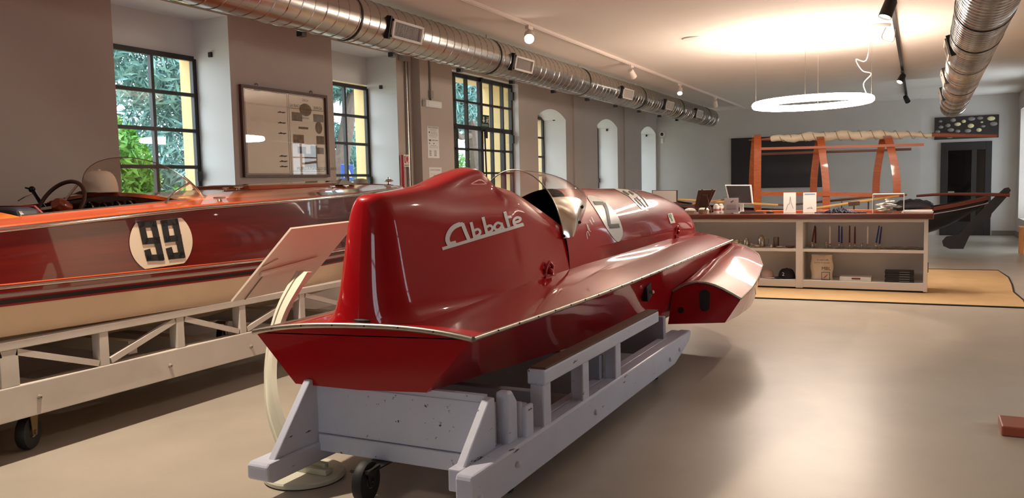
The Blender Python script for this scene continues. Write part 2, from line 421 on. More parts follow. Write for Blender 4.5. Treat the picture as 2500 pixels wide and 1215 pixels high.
bh = thing('ivy_bush', 'dense green leafy bush seen through the left window', 'bush', (-9.6, 7.9, -.4))
foliage(leaves([((-9.6, 7.2, 1.1), (.7, .9, 1.4)), ((-9.4, 8.5, .5), (.6, .8, 1.0)), ((-9.8, 6.8, .6), (.7, .7, 1.2))], 26000, .04, 1), M_LEAF, bh)
MB().tube([(-9.6, 7.8, -.4), (-9.6, 7.7, 1.2)], .06).build('stem', M_BARK, bh)
cf = thing('blue_conifer', 'blue green conifer hanging over the bush outside the left window', 'tree', (-11.5, 10.4, -.4))
foliage(leaves([((-11.2, 9.6, 3.6), (1.0, 1.6, .9)), ((-11.5, 10.5, 2.2), (1.0, 1.3, 1.4)), ((-11.5, 10.3, 5), (1.3, 1.6, 1.2)), ((-10.6, 8.6, 4.3), (.8, 1.0, .6)), ((-11.5, 10.8, .8), (.9, 1.0, .9))], 20000, .042, 2, 3.2), M_NEEDLE, cf)
MB().tube([(-11.5, 10.6, -.4), (-11.5, 10.5, 6)], [.2, .08]).build('trunk', M_BARK, cf)
yb = thing('low_shrub', 'yellow green shrub low outside the left window', 'bush', (-8.9, 8.5, -.4))
foliage(leaves([((-8.9, 8.3, .75), (.5, .9, .75)), ((-8.9, 7.5, .6), (.4, .6, .6))], 4500, .045, 3), M_LEAF2, yb)
MB().tube([(-8.9, 8.3, -.4), (-8.9, 8.3, .6)], .04).build('stem', M_BARK, yb)
cd = thing('leaning_cedar', 'old cedar with a leaning forked trunk outside the middle window', 'tree', (-12.6, 15.4, -.4))
MB().tube([(-12.6, 15.6, -.4), (-12.6, 16.0, 1.6), (-12.7, 16.6, 3.2), (-12.8, 17.5, 5)], [.2, .19, .17, .12], 10).build('trunk', M_BARK, cd)
MB().tube([(-12.6, 15.9, 1.3), (-12.4, 15.3, 2.4), (-12.4, 15.1, 3.6), (-12.4, 14.6, 5)], [.13, .12, .1, .06], 8).build('branch', M_BARK, cd)
foliage(leaves([((-13.4, 16.8, 4.4), (1.2, 1.8, .8)), ((-13.8, 17.6, 2.4), (.8, 1.4, .7)), ((-13.5, 15.5, 3.2), (.9, 1.0, .5)), ((-14, 18.6, 1.5), (.8, 1.2, .7))], 12000, .05, 4, 3), M_NEEDLE, cd)
hb = thing('garden_hedge', 'green hedge beyond the road sign', 'hedge', (-13.4, 17.6, -.4))
foliage(leaves([((-13.6, 16.9, .6), (.6, 1.6, .9)), ((-13.6, 18.7, .9), (.6, 1.2, 1.1))], 4000, .05, 5), M_LEAF, hb)
MB().tube([(-13.6, 17.5, -.4), (-13.6, 17.5, .6)], .05).build('stem', M_BARK, hb)
c2 = thing('spreading_cedar', 'cedar with a dark trunk and hanging branches outside the glazed door', 'tree', (-13.2, 23.8, -.4))
q = at(1160, 420, X=-13.2); q2 = at(1150, 330, X=-13.2); q3 = at(1140, 200, X=-13.2)
MB().tube([(q.x, q.y, -.4), q, q2, q3], [.26, .24, .22, .15], 10).build('trunk', M_BARK, c2)
MB().tube([q2, at(1125, 335, X=-13.0), at(1108, 318, X=-12.6), at(1096, 312, X=-12.2)], [.12, .09, .07, .05], 8).build('branch', M_BARK, c2)
bl = []
for px, py, x, r in ((1110, 215, -13, 1.0), (1150, 225, -13.5, 1.0), (1105, 265, -13, .8), (1140, 280, -13.6, .8), (1170, 300, -14, .8), (1180, 250, -14, .9), (1100, 180, -13, 1.0), (1150, 170, -13, 1.0), (1190, 210, -14, .9), (1165, 335, -14.2, .5), (1120, 300, -13.8, .5)):
    p = at(px, py, X=x); bl.append((p, (r, r*1.5, r*.6)))
foliage(leaves(bl, 16000, .05, 6, 3), M_NEEDLE, c2)
gb = thing('round_shrub', 'small green shrub beside the cedar trunk outside the glazed door', 'bush', (-13.5, 22.4, -.4))
p = at(1108, 398, X=-13.5); foliage(leaves([(p, (.5, .6, .35)), (p+V((0, 0, -1)), (.7, .9, .9))], 2500, .05, 8), M_LEAF, gb)
MB().tube([(p.x, p.y, -.4), p], .05).build('stem', M_BARK, gb)
# pedestrian crossing sign
p = at(848, 420, X=-9.0)
sg = thing('crossing_sign', 'blue square pedestrian crossing road sign outside the middle window', 'road sign', (p.x, p.y, -.4))
a, c = at(833, 400, X=-9.0), at(864, 441, X=-9.0)
MB().prism([(a.y, a.z), (c.y, a.z-.01), (c.y, c.z), (a.y, c.z)], 'x', -9.02, -9.0).build('sign_plate', mat('sign blue', (28, 84, 190), .4), sg, bevel=.01)
yc, hw, hh = (a.y+c.y)/2, (c.y-a.y)/2, (a.z-c.z)/2; zc = (a.z+c.z)/2
MB().plate([(-8.995, yc-hw*.7, zc-hh*.6), (-8.995, yc, zc+hh*.72), (-8.995, yc+hw*.7, zc-hh*.6)], .004).build('white_triangle', M_DECAL_W, sg)
MB().plate([(-8.99, yc-.03, zc-.12), (-8.99, yc+.03, zc-.12), (-8.99, yc+.015, zc+.06), (-8.99, yc-.015, zc+.06)], .004).build('walking_figure', M_BLACK, sg)
MB().tube([(-9.04, yc, -.4), (-9.04, yc, c.z+.1)], .03).build('post', M_ALU, sg)
# ================================================================== red racing hydroplane
X0 = -2.30
rb = thing('racing_hydroplane', 'glossy red racing hydroplane with tail fin cowl, standing on a white wooden cart', 'speedboat', (X0, 5.6, 0))
RB_ALL = MB()
def shear(mb):
    for v in mb.v: v.z += .035*(v.x+1.69)
    return mb
def rbuild(mb, name, M, parent=None, keep=True, **k):
    shear(mb)
    if keep: RB_ALL.add(mb.v, mb.f)
    return mb.build(name, M, parent or rb, **k)
# hull stations: Y, sheer half beam, sheer z, chine half beam, chine z
HT = [(3.0, .61, .75, .37, .505), (3.6, .63, .75, .40, .475), (4.4, .645, .752, .445, .435), (5.2, .65, .758, .49, .39), (6.2, .65, .77, .54, .335),
      (7.0, .65, .782, .56, .345), (7.6, .65, .79, .56, .42), (8.0, .65, .796, .55, .56), (8.2, .65, .80, .55, .68)]
rows = []
for y, bs, zs, bc, zc in HT: rows.append([(X0-bs, y, zs), (X0-bc, y, zc), (X0, y, zc-.01), (X0+bc, y, zc), (X0+bs, y, zs)])
rbuild(MB().grid(rows, False, True, True), 'hull', M_RED, smooth=25)
def crown(y): return lerp([(3.0, .045), (3.5, .075), (4.2, .13), (5.0, .15), (7.0, .145), (8.2, .105)], y)[0]
def sheer_at(y): t = lerp(HT, y); return t[0], t[1]
def deck_z(y, hx):
    bs, zs = sheer_at(y); return zs + crown(y)*(1-min(1, abs(hx)/bs)**2.6)
rows = []
for i in range(40):
    y = 3.0+5.2*i/39; bs, zs = sheer_at(y)
    rows.append([(X0+bs*u/10, y, deck_z(y, bs*u/10)) for u in range(-10, 11)])
rows.append([(X0+.63*u/10, 8.26, .76+.085*(1-abs(u/10)**2.2)) for u in range(-10, 11)])
rbuild(MB().grid(rows), 'deck', M_RED, smooth=40)
rows = []                                        # stern board closing the crowned deck
rbuild(MB().add([(X0+.61*u/10, 3.0, deck_z(3.0, .61*u/10)) for u in range(-10, 11)] + [(X0+.61, 3.0, .745), (X0-.61, 3.0, .745)], [tuple(range(23))]), 'stern_board', M_RED)
# tail cowl with headrest: control rows (Y, then half width / height pairs from deck to ridge)
TC = [(3.17, .31,.775, .24,.82, .195,.93, .165,1.08, .14,1.22, .115,1.32, .07,1.385, 0,1.395),
      (3.35, .31,.785, .26,.835, .22,.95, .185,1.10, .155,1.24, .12,1.345, .07,1.40, 0,1.408),
      (3.6, .315,.80, .28,.85, .25,.97, .215,1.11, .18,1.25, .12,1.365, .075,1.425, 0,1.435),
      (3.85, .325,.83, .30,.88, .275,.99, .24,1.13, .205,1.265, .13,1.385, .095,1.475, 0,1.495),
      (4.02, .33,.85, .31,.90, .287,1.0, .255,1.14, .225,1.265, .135,1.392, .105,1.498, 0,1.525),
      (4.10, .332,.86, .315,.91, .292,1.0, .262,1.14, .235,1.26, .15,1.378, .11,1.465, .02,1.505),
      (4.17, .334,.865, .318,.915, .297,1.01, .27,1.14, .235,1.26, .195,1.35, .14,1.40, .085,1.425),
      (4.34, .338,.875, .32,.925, .303,1.01, .28,1.12, .255,1.22, .225,1.30, .19,1.345, .155,1.372),
      (4.55, .34,.88, .325,.93, .312,1.0, .295,1.08, .277,1.15, .258,1.20, .24,1.235, .222,1.262),
      (4.76, .34,.885, .332,.92, .325,.96, .318,1.0, .310,1.04, .302,1.08, .294,1.11, .286,1.14),
      (4.86, .332,.885, .328,.92, .324,.94, .32,.96, .317,.98, .313,1.0, .309,1.02, .303,1.045)]
TC = [(r[0], r[1], deck_z(r[0], r[1])-.018, r[3], max(r[4], deck_z(r[0], r[3])+.02)) + r[5:] for r in TC]
rows = catmull(TC, 46)
def prof(r, n=22, k=1.0):
    P = [(r[1+2*i], r[2+2*i]) for i in range(8)]
    return [(w*k, z-.25*(1-k)) for w, z in catmull(P, n)]
def tail_rows(k=1.0, y_from=0):
    out_r, out_l = [], []
    if not y_from:
        r0 = rows[0]
        for i in range(9):                       # rounded rear end of the fin
            a = i/8*pi/2; sc = math.sin(a); yy = 3.17-.155*math.cos(a)
            pr = prof(r0)
            out_r.append([(X0+w*sc, yy+.075*max(0, (z-.80)/.6)*math.cos(a)+.02*(z > 1.36)*0, z-.05*(1-sc)*max(0, (z-1.2)/.2)) for w, z in pr])
    for r in rows[(1 if not y_from else 0):]:
        if r[0] >= y_from: out_r.append([(X0+w, r[0], z) for w, z in prof(r, k=k)])
    out_l = [[(2*X0-x, y, z) for x, y, z in q] for q in out_r]
    return out_r, out_l
a, b = tail_rows()
tc = rbuild(MB().grid(a).grid(b), 'tail_cowl', M_RED, smooth=60)
# engine cowl, a long rounded barrel
EC = [(4.7, .34, .885, 1.39), (5.67, .34, .90, 1.385), (6.58, .335, .905, 1.37), (7.1, .33, .90, 1.35), (7.5, .325, .90, 1.31), (7.85, .32, .895, 1.25), (8.10, .315, .89, 1.19), (8.16, .30, .885, 1.16)]
def cowl_pt(y, t, k=1.0):
    wb, zb, zt = lerp(EC, y); zb = deck_z(min(y, 8.2), wb)-.015; c, s = math.cos(t), math.sin(t)
    return (X0+k*wb*math.copysign(abs(c)**.92, c), y, zb+k*(zt-zb)*abs(s)**.92)
def e_start(t): return 4.75+.45*max(0, (math.sin(t)-.50)/.50)
rows2 = [[cowl_pt(e_start(pi*j/36)+(8.16-e_start(pi*j/36))*i/34, pi*j/36) for j in range(37)] for i in range(35)]
rows2.append([(X0+(p[0]-X0)*.9, 8.20, .885+(p[2]-.885)*.9) for p in rows2[-1]])
rows2.append([(X0+(p[0]-X0)*.3, 8.21, .885+(p[2]-.885)*.3) for p in rows2[-1]])
ec = rbuild(MB().grid(rows2, False, False, True), 'engine_cowl', M_RED, smooth=50)
# black cockpit lining
a, b = tail_rows(.90, 4.09)
lin_mb = MB().grid(a).grid(b)
r3 = [[cowl_pt(e_start(pi*j/24)+(5.7-e_start(pi*j/24))*i/4, pi*j/24, .93) for j in range(25)] for i in range(5)]
lin_mb.grid(r3, False, False, True).bx(X0-.27, X0+.27, 4.14, 5.65, .87, .90).bx(X0-.20, X0+.20, 4.12, 4.14, .87, 1.24)
rbuild(lin_mb, 'cockpit_lining', M_BLACK, keep=False, recalc=False)
# windscreen: clear top, aluminium skirts
def ws(t, u):
    A = V((X0+.315*math.cos(t), 4.72-.07*math.sin(t), 1.06+.455*math.sin(t)))
    yb_ = 4.80+.80*math.sin(t)**.8; B = V(cowl_pt(yb_, .36+(pi-.72)*t/pi))
    B = V((X0+(B.x-X0)*1.012, B.y, B.z+.006))
    p = A.lerp(B, u); bulge = .035*math.sin(pi*u)
    return p + V((math.cos(t)*bulge, .0, math.sin(t)*bulge))
def ws_part(t0, t1, n): return [[ws(t0+(t1-t0)*i/n, j/10) for j in range(11)] for i in range(n+1)]
rbuild(MB().grid(ws_part(.62, pi-.62, 26)), 'windscreen', M_PLEXI, keep=False, smooth=60)
M_SKIRT = mat('polished aluminium', (226, 216, 204), .16, 1)
for t0, t1 in ((.02, .63), (pi-.63, pi-.02)):
    rbuild(MB().grid(ws_part(t0, t1, 10)), 'windscreen_skirt', M_SKIRT, smooth=60)
rbuild(MB().tube([ws(.05+(pi-.1)*i/40, 0) for i in range(41)], .004, 6), 'windscreen_rim', M_ALU, keep=False)
# aluminium rub mouldings
for s in (-1, 1):
    rbuild(MB().tube([(X0+s*(sheer_at(3+5.2*i/30)[0]+.004), 3+5.2*i/30, sheer_at(3+5.2*i/30)[1]) for i in range(31)], .0125, 8), 'sheer_moulding', M_ALU, keep=False, smooth=60)
rbuild(MB().tube([(X0+.615*u/12, 2.993, deck_z(3.0, .61*u/12)) for u in range(-12, 13)], .0135, 8), 'stern_moulding', M_ALU, keep=False, smooth=60)
for i in range(1, 24):                           # moulding screws on the visible side
    y = 3+i*.2; rbuild(MB().ball((X0+sheer_at(y)[0]+.0155, y, sheer_at(y)[1]+.004), .005, 6, 4), 'moulding_screw', M_BLACKMETAL, keep=False)
for u in (-.8, -.5, -.2, .1, .4, .7): rbuild(MB().ball((X0+.61*u, 2.98, deck_z(3.0, .61*u)+.003), .005, 6, 4), 'moulding_screw', M_BLACKMETAL, keep=False)
# sponsons
OE = [(6.2, 1.12, .493), (6.5, 1.143, .533), (6.8, 1.138, .575), (7.2, 1.11, .645), (7.6, 1.01, .705), (7.9, .87, .745), (8.1, .75, .765), (8.2, .675, .775)]
def sponson_rows(s):
    out = []
    for i in range(25):
        y = 6.2+2.0*i/24; ex, ez = lerp(OE, y); u = (y-6.2)/2.0
        ix, iz = .60+.05*u, .55+.225*u
        bz = lerp([(6.2, .30), (7.0, .32), (7.6, .46), (8.0, .65), (8.2, .74)], y)[0]; bxo = ex-.12*(1-u)
        bulge = lerp([(6.2, .095), (7.2, .085), (8.2, .0)], y)[0]; sec = []
        for k in range(9):
            v = k/8; sec.append((X0+s*(ix+(ex-ix)*v), y, iz+(ez-iz)*v+bulge*math.sin(pi*v**.85)))
        sec += [(X0+s*bxo, y, bz+.01), (X0+s*.56, y, bz-.01)]
        out.append(sec)
    return out
for s in (1, -1):
    rows4 = sponson_rows(s)
    sp = rbuild(MB().grid(rows4, True, True, True), 'sponson', M_RED, smooth=35)
    rbuild(MB().tube([(p[0], p[1]-.006, p[2]) for p in rows4[0][:9]], .011, 8), 'sponson_moulding', M_ALU, sp, keep=False, smooth=60)
    rbuild(MB().tube([rows4[i][8] for i in range(25)], .006, 6), 'sponson_edge_moulding', M_ALU, sp, keep=False, smooth=60)
    if s == 1:
        c = at(1720, 733, Y=6.19); rr = 12*6.5/2000; hh = 26*6.5/2000
        pl = [(c.x+rr*math.cos(a*pi/8), 6.193, c.z+(hh-rr)*(1 if math.sin(a*pi/8) >= 0 else -1)+rr*math.sin(a*pi/8)) for a in range(16)]
        MB().plate(pl, .006).build('drain_slot', M_BLACK, rb)
        c = at(1662, 757, Y=6.19); MB().plate([(c.x+.024*math.cos(a*pi/6), 6.193, c.z+.024*math.sin(a*pi/6)) for a in range(12)], .006).build('drain_hole', M_BLACK, rb)
# ---- decals laid on the surface
TREE = BVHTree.FromPolygons(RB_ALL.v, RB_ALL.f)
def on_boat(px, py, tree=None, off=.003):
    d = ray(px, py).normalized(); h = (tree or TREE).ray_cast(CO, d)
    if h[0] is None: return None
    n = h[1] if h[1].dot(d) < 0 else -h[1]
    return h[0] + n*off
def decal(polys, name, M, parent, off=.003, tree=None):
    """polys: lists of rows of pixels, each a small grid laid on the surface"""
    mb = MB()
    for g in polys:
        pts = [[on_boat(*p, tree, off) for p in r] for r in g]
        if any(q is None for r in pts for q in r): continue
        mb.grid(pts)
    return mb.build(name, M, parent, recalc=False, smooth=60)
def ribbon(P, w, n=None):
    n = n or max(8, 5*len(P)); Q = catmull([tuple(p) for p in P], n) if len(P) > 2 else [tuple(P[0][k]+(P[1][k]-P[0][k])*i/(n-1) for k in (0, 1)) for i in range(n)]
    rows_ = []
    for i, q in enumerate(Q):
        a_, b_ = Q[max(i-1, 0)], Q[min(i+1, n-1)]; dx, dy = b_[0]-a_[0], b_[1]-a_[1]; l = math.hypot(dx, dy) or 1
        nx, ny = -dy/l*w/2, dx/l*w/2; rows_.append([(q[0]+nx, q[1]+ny), (q[0], q[1]), (q[0]-nx, q[1]-ny)])
    return rows_
def quad(a_, b_, c_, d_, n=8):
    f = lambda u, v: tuple((a_[k]*(1-u)+b_[k]*u)*(1-v)+(d_[k]*(1-u)+c_[k]*u)*v for k in (0, 1))
    return [[f(i/n, j/n) for i in range(n+1)] for j in range(n+1)]
def blob(P, c, n=6, m_=40):
    Q = catmull([tuple(p) for p in P]+[tuple(P[0])], m_)
    return [[(c[0]+(q[0]-c[0])*i/n, c[1]+(q[1]-c[1])*i/n) for q in Q] for i in range(n+1)]
def zA(P): return [(1000+x/2.5856, 380+y/2.5856) for x, y in P]
def zB(P): return [(1360+x/6.394, 430+y/6.394) for x, y in P]
AB = [(zA([(252, 566), (236, 530), (248, 485), (278, 450), (318, 432)]), 11), (zA([(300, 437), (334, 430)]), 8), (zA([(330, 428), (348, 475), (372, 532)]), 9), (zA([(250, 556), (290, 544)]), 7),
      (zA([(385, 420), (397, 470), (408, 520)]), 7.5), (zA([(404, 474), (428, 464), (443, 480), (434, 500), (408, 512)]), 6),
      (zA([(460, 388), (473, 440), (486, 495)]), 7.5), (zA([(481, 452), (505, 441), (521, 456), (511, 477), (486, 487)]), 6),
      (zA([(577, 430), (552, 424), (533, 445), (541, 466), (564, 464), (580, 442)]), 6), (zA([(576, 424), (584, 450), (594, 464)]), 6.5),
      (zA([(598, 354), (610, 400), (624, 450)]), 7.5), (zA([(606, 394), (640, 384)]), 6),
      (zA([(656, 424), (690, 412), (696, 396), (676, 390), (656, 405), (656, 430), (676, 441), (712, 430)]), 6), (zA([(404, 520), (600, 462)]), 4)]
decal([ribbon(p, w) for p, w in AB] + [ribbon(zA([(204, 588), (460, 511), (718, 434)]), 7.5, 30)], 'name_lettering', mat('pale grey lettering', (214, 208, 206), .4), rb)
decal([blob(zB([(490, 300), (600, 320), (740, 395), (850, 500), (940, 620), (1000, 760), (1022, 880), (990, 990), (935, 1022), (860, 945), (760, 800), (680, 660), (600, 530), (510, 400), (466, 320)]), zB([(740, 640)])[0])], 'number_roundel', M_DECAL_W, rb)
decal([quad(*zB([(550, 398), (712, 404), (738, 446), (592, 454)])), ribbon(zB([(722, 425), (765, 510), (792, 640), (812, 780)]), 6.5), quad(*zB([(808, 752), (955, 742), (972, 808), (810, 818)]))], 'racing_number', mat('number black', (46, 42, 40), .5), rb, .006)
decal([quad(*zB([(880, 192), (1110, 214), (1330, 325), (1120, 318)])), quad(*zB([(1120, 318), (1330, 325), (1500, 450), (1330, 530)]))], 'registration_band', M_DECAL_W, rb, .003)
decal([ribbon(zB(p), w) for p, w in (([(1020, 240), (1120, 296)], 4), ([(1110, 242), (1190, 292)], 3.5), ([(1150, 236), (1240, 270), (1330, 350), (1415, 475)], 2.2), ([(1240, 345), (1300, 400), (1375, 488)], 2.2), ([(1200, 350), (1320, 470)], 2.4), ([(1215, 352), (1250, 330)], 2.2), ([(1270, 385), (1300, 370)], 2.2))], 'registration_lettering', M_BLACK, rb, .006)
decal([quad(*zB([(1718, 590), (1790, 574), (1842, 725), (1766, 740)]))], 'flag_sticker', M_DECAL_W, rb, .004)
decal([quad(*zB([(1730, 600), (1772, 590), (1782, 636), (1752, 650)])), ribbon(zB([(1765, 640), (1792, 700)]), 2)], 'sticker_emblem', mat('emblem green', (44, 110, 44), .5), rb, .007)
decal([ribbon(zB(p), 1.0) for p in ([(470, 980), (455, 900), (475, 860), (500, 930)], [(455, 740), (480, 830), (520, 865)], [(470, 760), (500, 840)], [(500, 680), (545, 760)], [(530, 640), (570, 720)])], 'signature', M_DECAL_W, rb, .004)
M_SCREW = M_BLACK
for px, py in ((1420, 505), (1414, 542), (1376, 576)):
    p = on_boat(px, py, off=.004); rbp = MB().ball(p, .011, 8, 5).build('screw', M_SCREW, rb)
# fittings
for px, py in ((1338, 662), (1648, 560)):
    p = at(px, py, X=-1.97) if px < 1500 else V((-1.98, 7.35, .935))
    ft = MB().tube([p+V((0, -.05, -.03)), p+V((.01, -.045, .03)), p+V((.01, 0, .055)), p+V((.01, .045, .03)), p+V((0, .05, -.03))], .011, 8).box(p+V((0, 0, -.035)), (.04, .15, .02)).ball(p+V((.015, 0, .0)), .02).build('deck_fitting', M_RED, rb, smooth=50)
p = at(1578, 712, X=-1.695)
vb = MB().box(p, (.05, .10, .11), Matrix.Rotation(.25, 3, 'X')).build('side_outlet', M_RUBBER, rb, bevel=.008)
MB().tube([p+V((.02, 0, 0)), p+V((.045, 0, 0))], .012, 8).ball(p+V((.045, 0, 0)), .014).build('outlet_bolt', M_CHROME, vb)
MB().lathe([(.06, 0), (.06, .008), (.035, .014)], (X0+.02, 3.06, .79), 16).build('deck_filler_cap', M_BLACK, rb)

# ================================================================== white cart under the hydroplane
ct = thing('boat_cart', 'white painted wooden wheeled cart under the red hydroplane', 'boat trailer', (-2.08, 4.2, 0))
RX0, RX1, RZ0, RZ1 = -1.60, -1.52, .115, .285
def rail_poly(y0, y1): return [(y0, RZ0+.02), (y0+.05, RZ0), (y1-.45, RZ0), (y1-.06, RZ0+.09), (y1, RZ1-.03), (y1-.02, RZ1), (y0+.01, RZ1), (y0, RZ1-.02)]
MB().prism(rail_poly(2.67, 6.05), 'x', RX0, RX1).build('rail', M_TRAIL, ct, bevel=.01)
MB().prism([(2.66, .12), (2.70, .10), (5.6, .10), (6.0, .17), (6.0, .195), (2.68, .195), (2.66, .18)], 'x', -2.67, -2.55).build('rail', M_TRAIL, ct, bevel=.01)
MB().bx(-1.66, RX0, 2.72, 6.0, .19, .283).build('rail', M_TRAIL, ct, bevel=.006)
# stern cross board with gussets
MB().bx(-2.57, -1.62, 3.03, 3.07, .235, .47).build('cross_board', M_TRAIL, ct, bevel=.004)
MB().bx(-2.56, -1.61, 3.02, 3.075, .15, .232).build('cross_board', M_TRAIL, ct, bevel=.004)
MB().bx(-2.50, -1.66, 3.035, 3.065, .47, .50).build('bearer_strip', M_TRAIL, ct)
for x, zg in ((-2.585, .19), (-1.625, .25)): MB().prism([(2.72, zg), (3.03, zg), (3.03, .50), (2.985, .50)], 'x', x-.02, x+.02).build('gusset', M_TRAIL, ct, bevel=.006)
# hinge post and short post on the near rail
MB().prism([(3.08, .24), (3.18, .24), (3.18, .45), (3.13, .51), (3.08, .51)], 'x', -1.63, -1.57).build('hinge_post', M_TRAIL, ct, bevel=.012)
MB().tube([(-1.575, 3.2, .23), (-1.575, 3.2, .44)], .014, 10).build('hinge_pin', M_TRAIL, ct)
MB().bx(-1.60, -1.54, 3.20, 3.28, .27, .42).build('short_post', M_TRAIL, ct, bevel=.008)
# posts and side stringer
for px in (1327, 1423, 1503):
    y = at(px, 960, X=-1.55).y
    MB().bx(-1.60, -1.53, y-.045, y+.045, .27, .48).build('post', M_TRAIL, ct, bevel=.008)
y0, y1 = at(1327, 960, X=-1.55).y-.05, 5.2
MB().bx(-1.61, -1.52, y0, y1, .48, .55).build('stringer', M_TRAIL, ct, bevel=.008)
MB().bx(-1.60, -1.525, y0+.02, y1, .55, .56).build('bearing_strip', M_DARKWOOD, ct)
for y in (3.6, 4.3): MB().bx(-2.61, -2.54, y-.045, y+.045, .27, .48).build('post', M_TRAIL, ct, bevel=.008)
MB().bx(-2.62, -2.53, 3.5, 5.2, .48, .50).build('stringer', M_TRAIL, ct)
for y, za, zb in ((3.55, .20, .40), (4.35, .18, .42), (5.65, .16, .44)): MB().bx(-2.53, -1.61, y-.03, y+.03, za, zb).build('cross_board', M_TRAIL_D, ct, bevel=.005)
MB().bx(-2.45, -1.70, 3.62, 3.72, .27, .31).build('cross_bar', M_TRAIL_D, ct)
for y, z in ((2.72, .18), (3.06, .21), (4.0, .19), (5.45, .18), (5.7, .2)):
    MB().lathe([(.016, 0), (.014, .012), (.005, .016)], (-1.52, y, z), 8, Matrix.Rotation(pi/2, 3, 'Y')).build('bolt_head', M_TRAIL, ct)
def caster(parent, c, r=.09, wdt=.045, yaw=0.0, ztop=.2, Mf=M_BLACKMETAL):
    """wheel with fork; c = centre on the floor"""
    c = V(c); Rz = Matrix.Rotation(yaw, 3, 'Z')
    def T(p): return c + Rz @ V(p)
    f = MB()
    for s in (-1, 1):
        f.plate([T((s*(wdt/2+.01), -.035, ztop-.01)), T((s*(wdt/2+.01), .045, ztop-.01)), T((s*(wdt/2+.01), .02, r-.02)), T((s*(wdt/2+.01), -.02, r-.02))], .006)
    f.box(T((0, 0, ztop-.008)), (wdt+.05, .1, .016), Rz)
    f.tube([T((-wdt/2-.02, 0, r)), T((wdt/2+.02, 0, r))], .012, 8)
    f.build('caster_fork', Mf, parent)
    M = Rz @ Matrix.Rotation(pi/2, 3, 'Y')
    w = MB().lathe([(r-.02, -wdt/2), (r-.004, -wdt/2), (r, -wdt/2+.01), (r, wdt/2-.01), (r-.004, wdt/2), (r-.02, wdt/2)], c+V((0, 0, r)), 24, M).build('caster_wheel', M_RUBBER, parent, smooth=50)
    MB().lathe([(.03, -wdt/2-.004), (.03, wdt/2+.004)], c+V((0, 0, r)), 14, M).build('hub', M_ALU, w)
p = at(880, 1232, Z=0); caster(ct, (p.x, 2.90, 0), .092, .045, .12, .158)
MB().bx(p.x-.05, p.x+.05, 2.85, 3.05, .142, .149).build('caster_plate', M_BLACKMETAL, ct)
caster(ct, (-1.66, 3.25, 0), .07, .035, .2, .195); caster(ct, (-1.66, 5.58, 0), .085, .035, .2, .195); caster(ct, (-2.50, 5.58, 0), .085, .035, 0, .195)

# ================================================================== reading stand between the boats
st = thing('reading_stand', 'pale curved reading stand with tilted panel on a round base between the two boats', 'display stand', (-2.68, 3.05, 0))
dc = at(745, 1163, Z=.0)
MB().lathe([(.185, 0), (.195, .008), (.195, .022), (.188, .03)], (dc.x, dc.y, 0), 48).build('base_disc', M_STAND, st, smooth=40)
MB().lathe([(.19, -.0), (.19, .004)], (dc.x, dc.y, -.002), 48).build('base_gasket', M_BLACK, st)
# panel: high edge towards the hydroplane, low edge towards the wooden boat
TL, BL = at(710, 557, X=-3.15), at(565, 735, X=-3.50)
TR = at(872, 538, X=-3.15); BR = BL + (TR-TL)
pn = MB().plate([TL, TR, BR, BL], .012).build('panel', M_STANDPANEL, st)
nrm = (TR-TL).cross(BL-TL).normalized()
if nrm.dot(CO-TL) < 0: nrm = -nrm
q0 = TL.lerp(BL, .62); q1 = TR.lerp(BR, .50)
MB().beam(q0.lerp(q1, .06)+nrm*.018, q0.lerp(q1, .80)+nrm*.018, .03, .012, nrm).build('panel_rib', M_STANDPANEL, pn)
MB().beam(q0.lerp(q1, .02)+nrm*.012+(TL-BL)*.10, q0.lerp(q1, .16)+nrm*.012+(TL-BL)*.17, .012, .006, nrm).build('panel_slot', M_STANDPANEL, pn)
MB().beam(TL.lerp(BL, .66).lerp(TR.lerp(BR, .66), .14)+nrm*.008, BL.lerp(BR, .16)+nrm*.008, .006, .006, nrm).build('panel_fold', mat('stand seam', (120, 114, 110), .5), pn)
# curved leg: a flat bow of two plates
top = TL.lerp(BR, .5)+nrm*.02; top.y = (TL.y+TR.y)/2*.55+TL.y*.45
def leg_line(pxs): return pxs
LP = [at(705, 1098, Y=dc.y), at(672, 1000, Y=dc.y+.10), at(664, 900, Y=dc.y+.24), at(675, 820, Y=dc.y+.36), at(700, 745, Y=dc.y+.46), at(748, 662, Y=dc.y+.58)]
LP = [V((dc.x-.07, dc.y+.02, .03))] + LP[1:]
Q = [V(p) for p in catmull([tuple(p) for p in LP], 24)]
def leg_strip(off, w0, w1, th):
    mbq = MB(); rws = []
    for i, q in enumerate(Q):
        t = (Q[min(i+1, 23)]-Q[max(i-1, 0)]).normalized(); d = t.cross(V((.35, 1, 0)).normalized()).normalized()
        side = V((.35, 1, 0)).normalized(); c_ = q + d*off; w = w0+(w1-w0)*i/23
        rws.append([c_-d*w/2-side*th/2, c_+d*w/2-side*th/2, c_+d*w/2+side*th/2, c_-d*w/2+side*th/2])
    return mbq.grid(rws, True, True, True)
leg_strip(0, .085, .07, .03).build('leg', M_STAND, st, smooth=30)
leg_strip(.055, .022, .03, .045).build('leg_flange', M_STAND, st, smooth=30)
MB().box((dc.x+.0, dc.y, .045), (.30, .05, .03)).box((dc.x+.04, dc.y+.02, .055), (.16, .03, .05)).build('foot_bracket', M_STAND, st, bevel=.004)
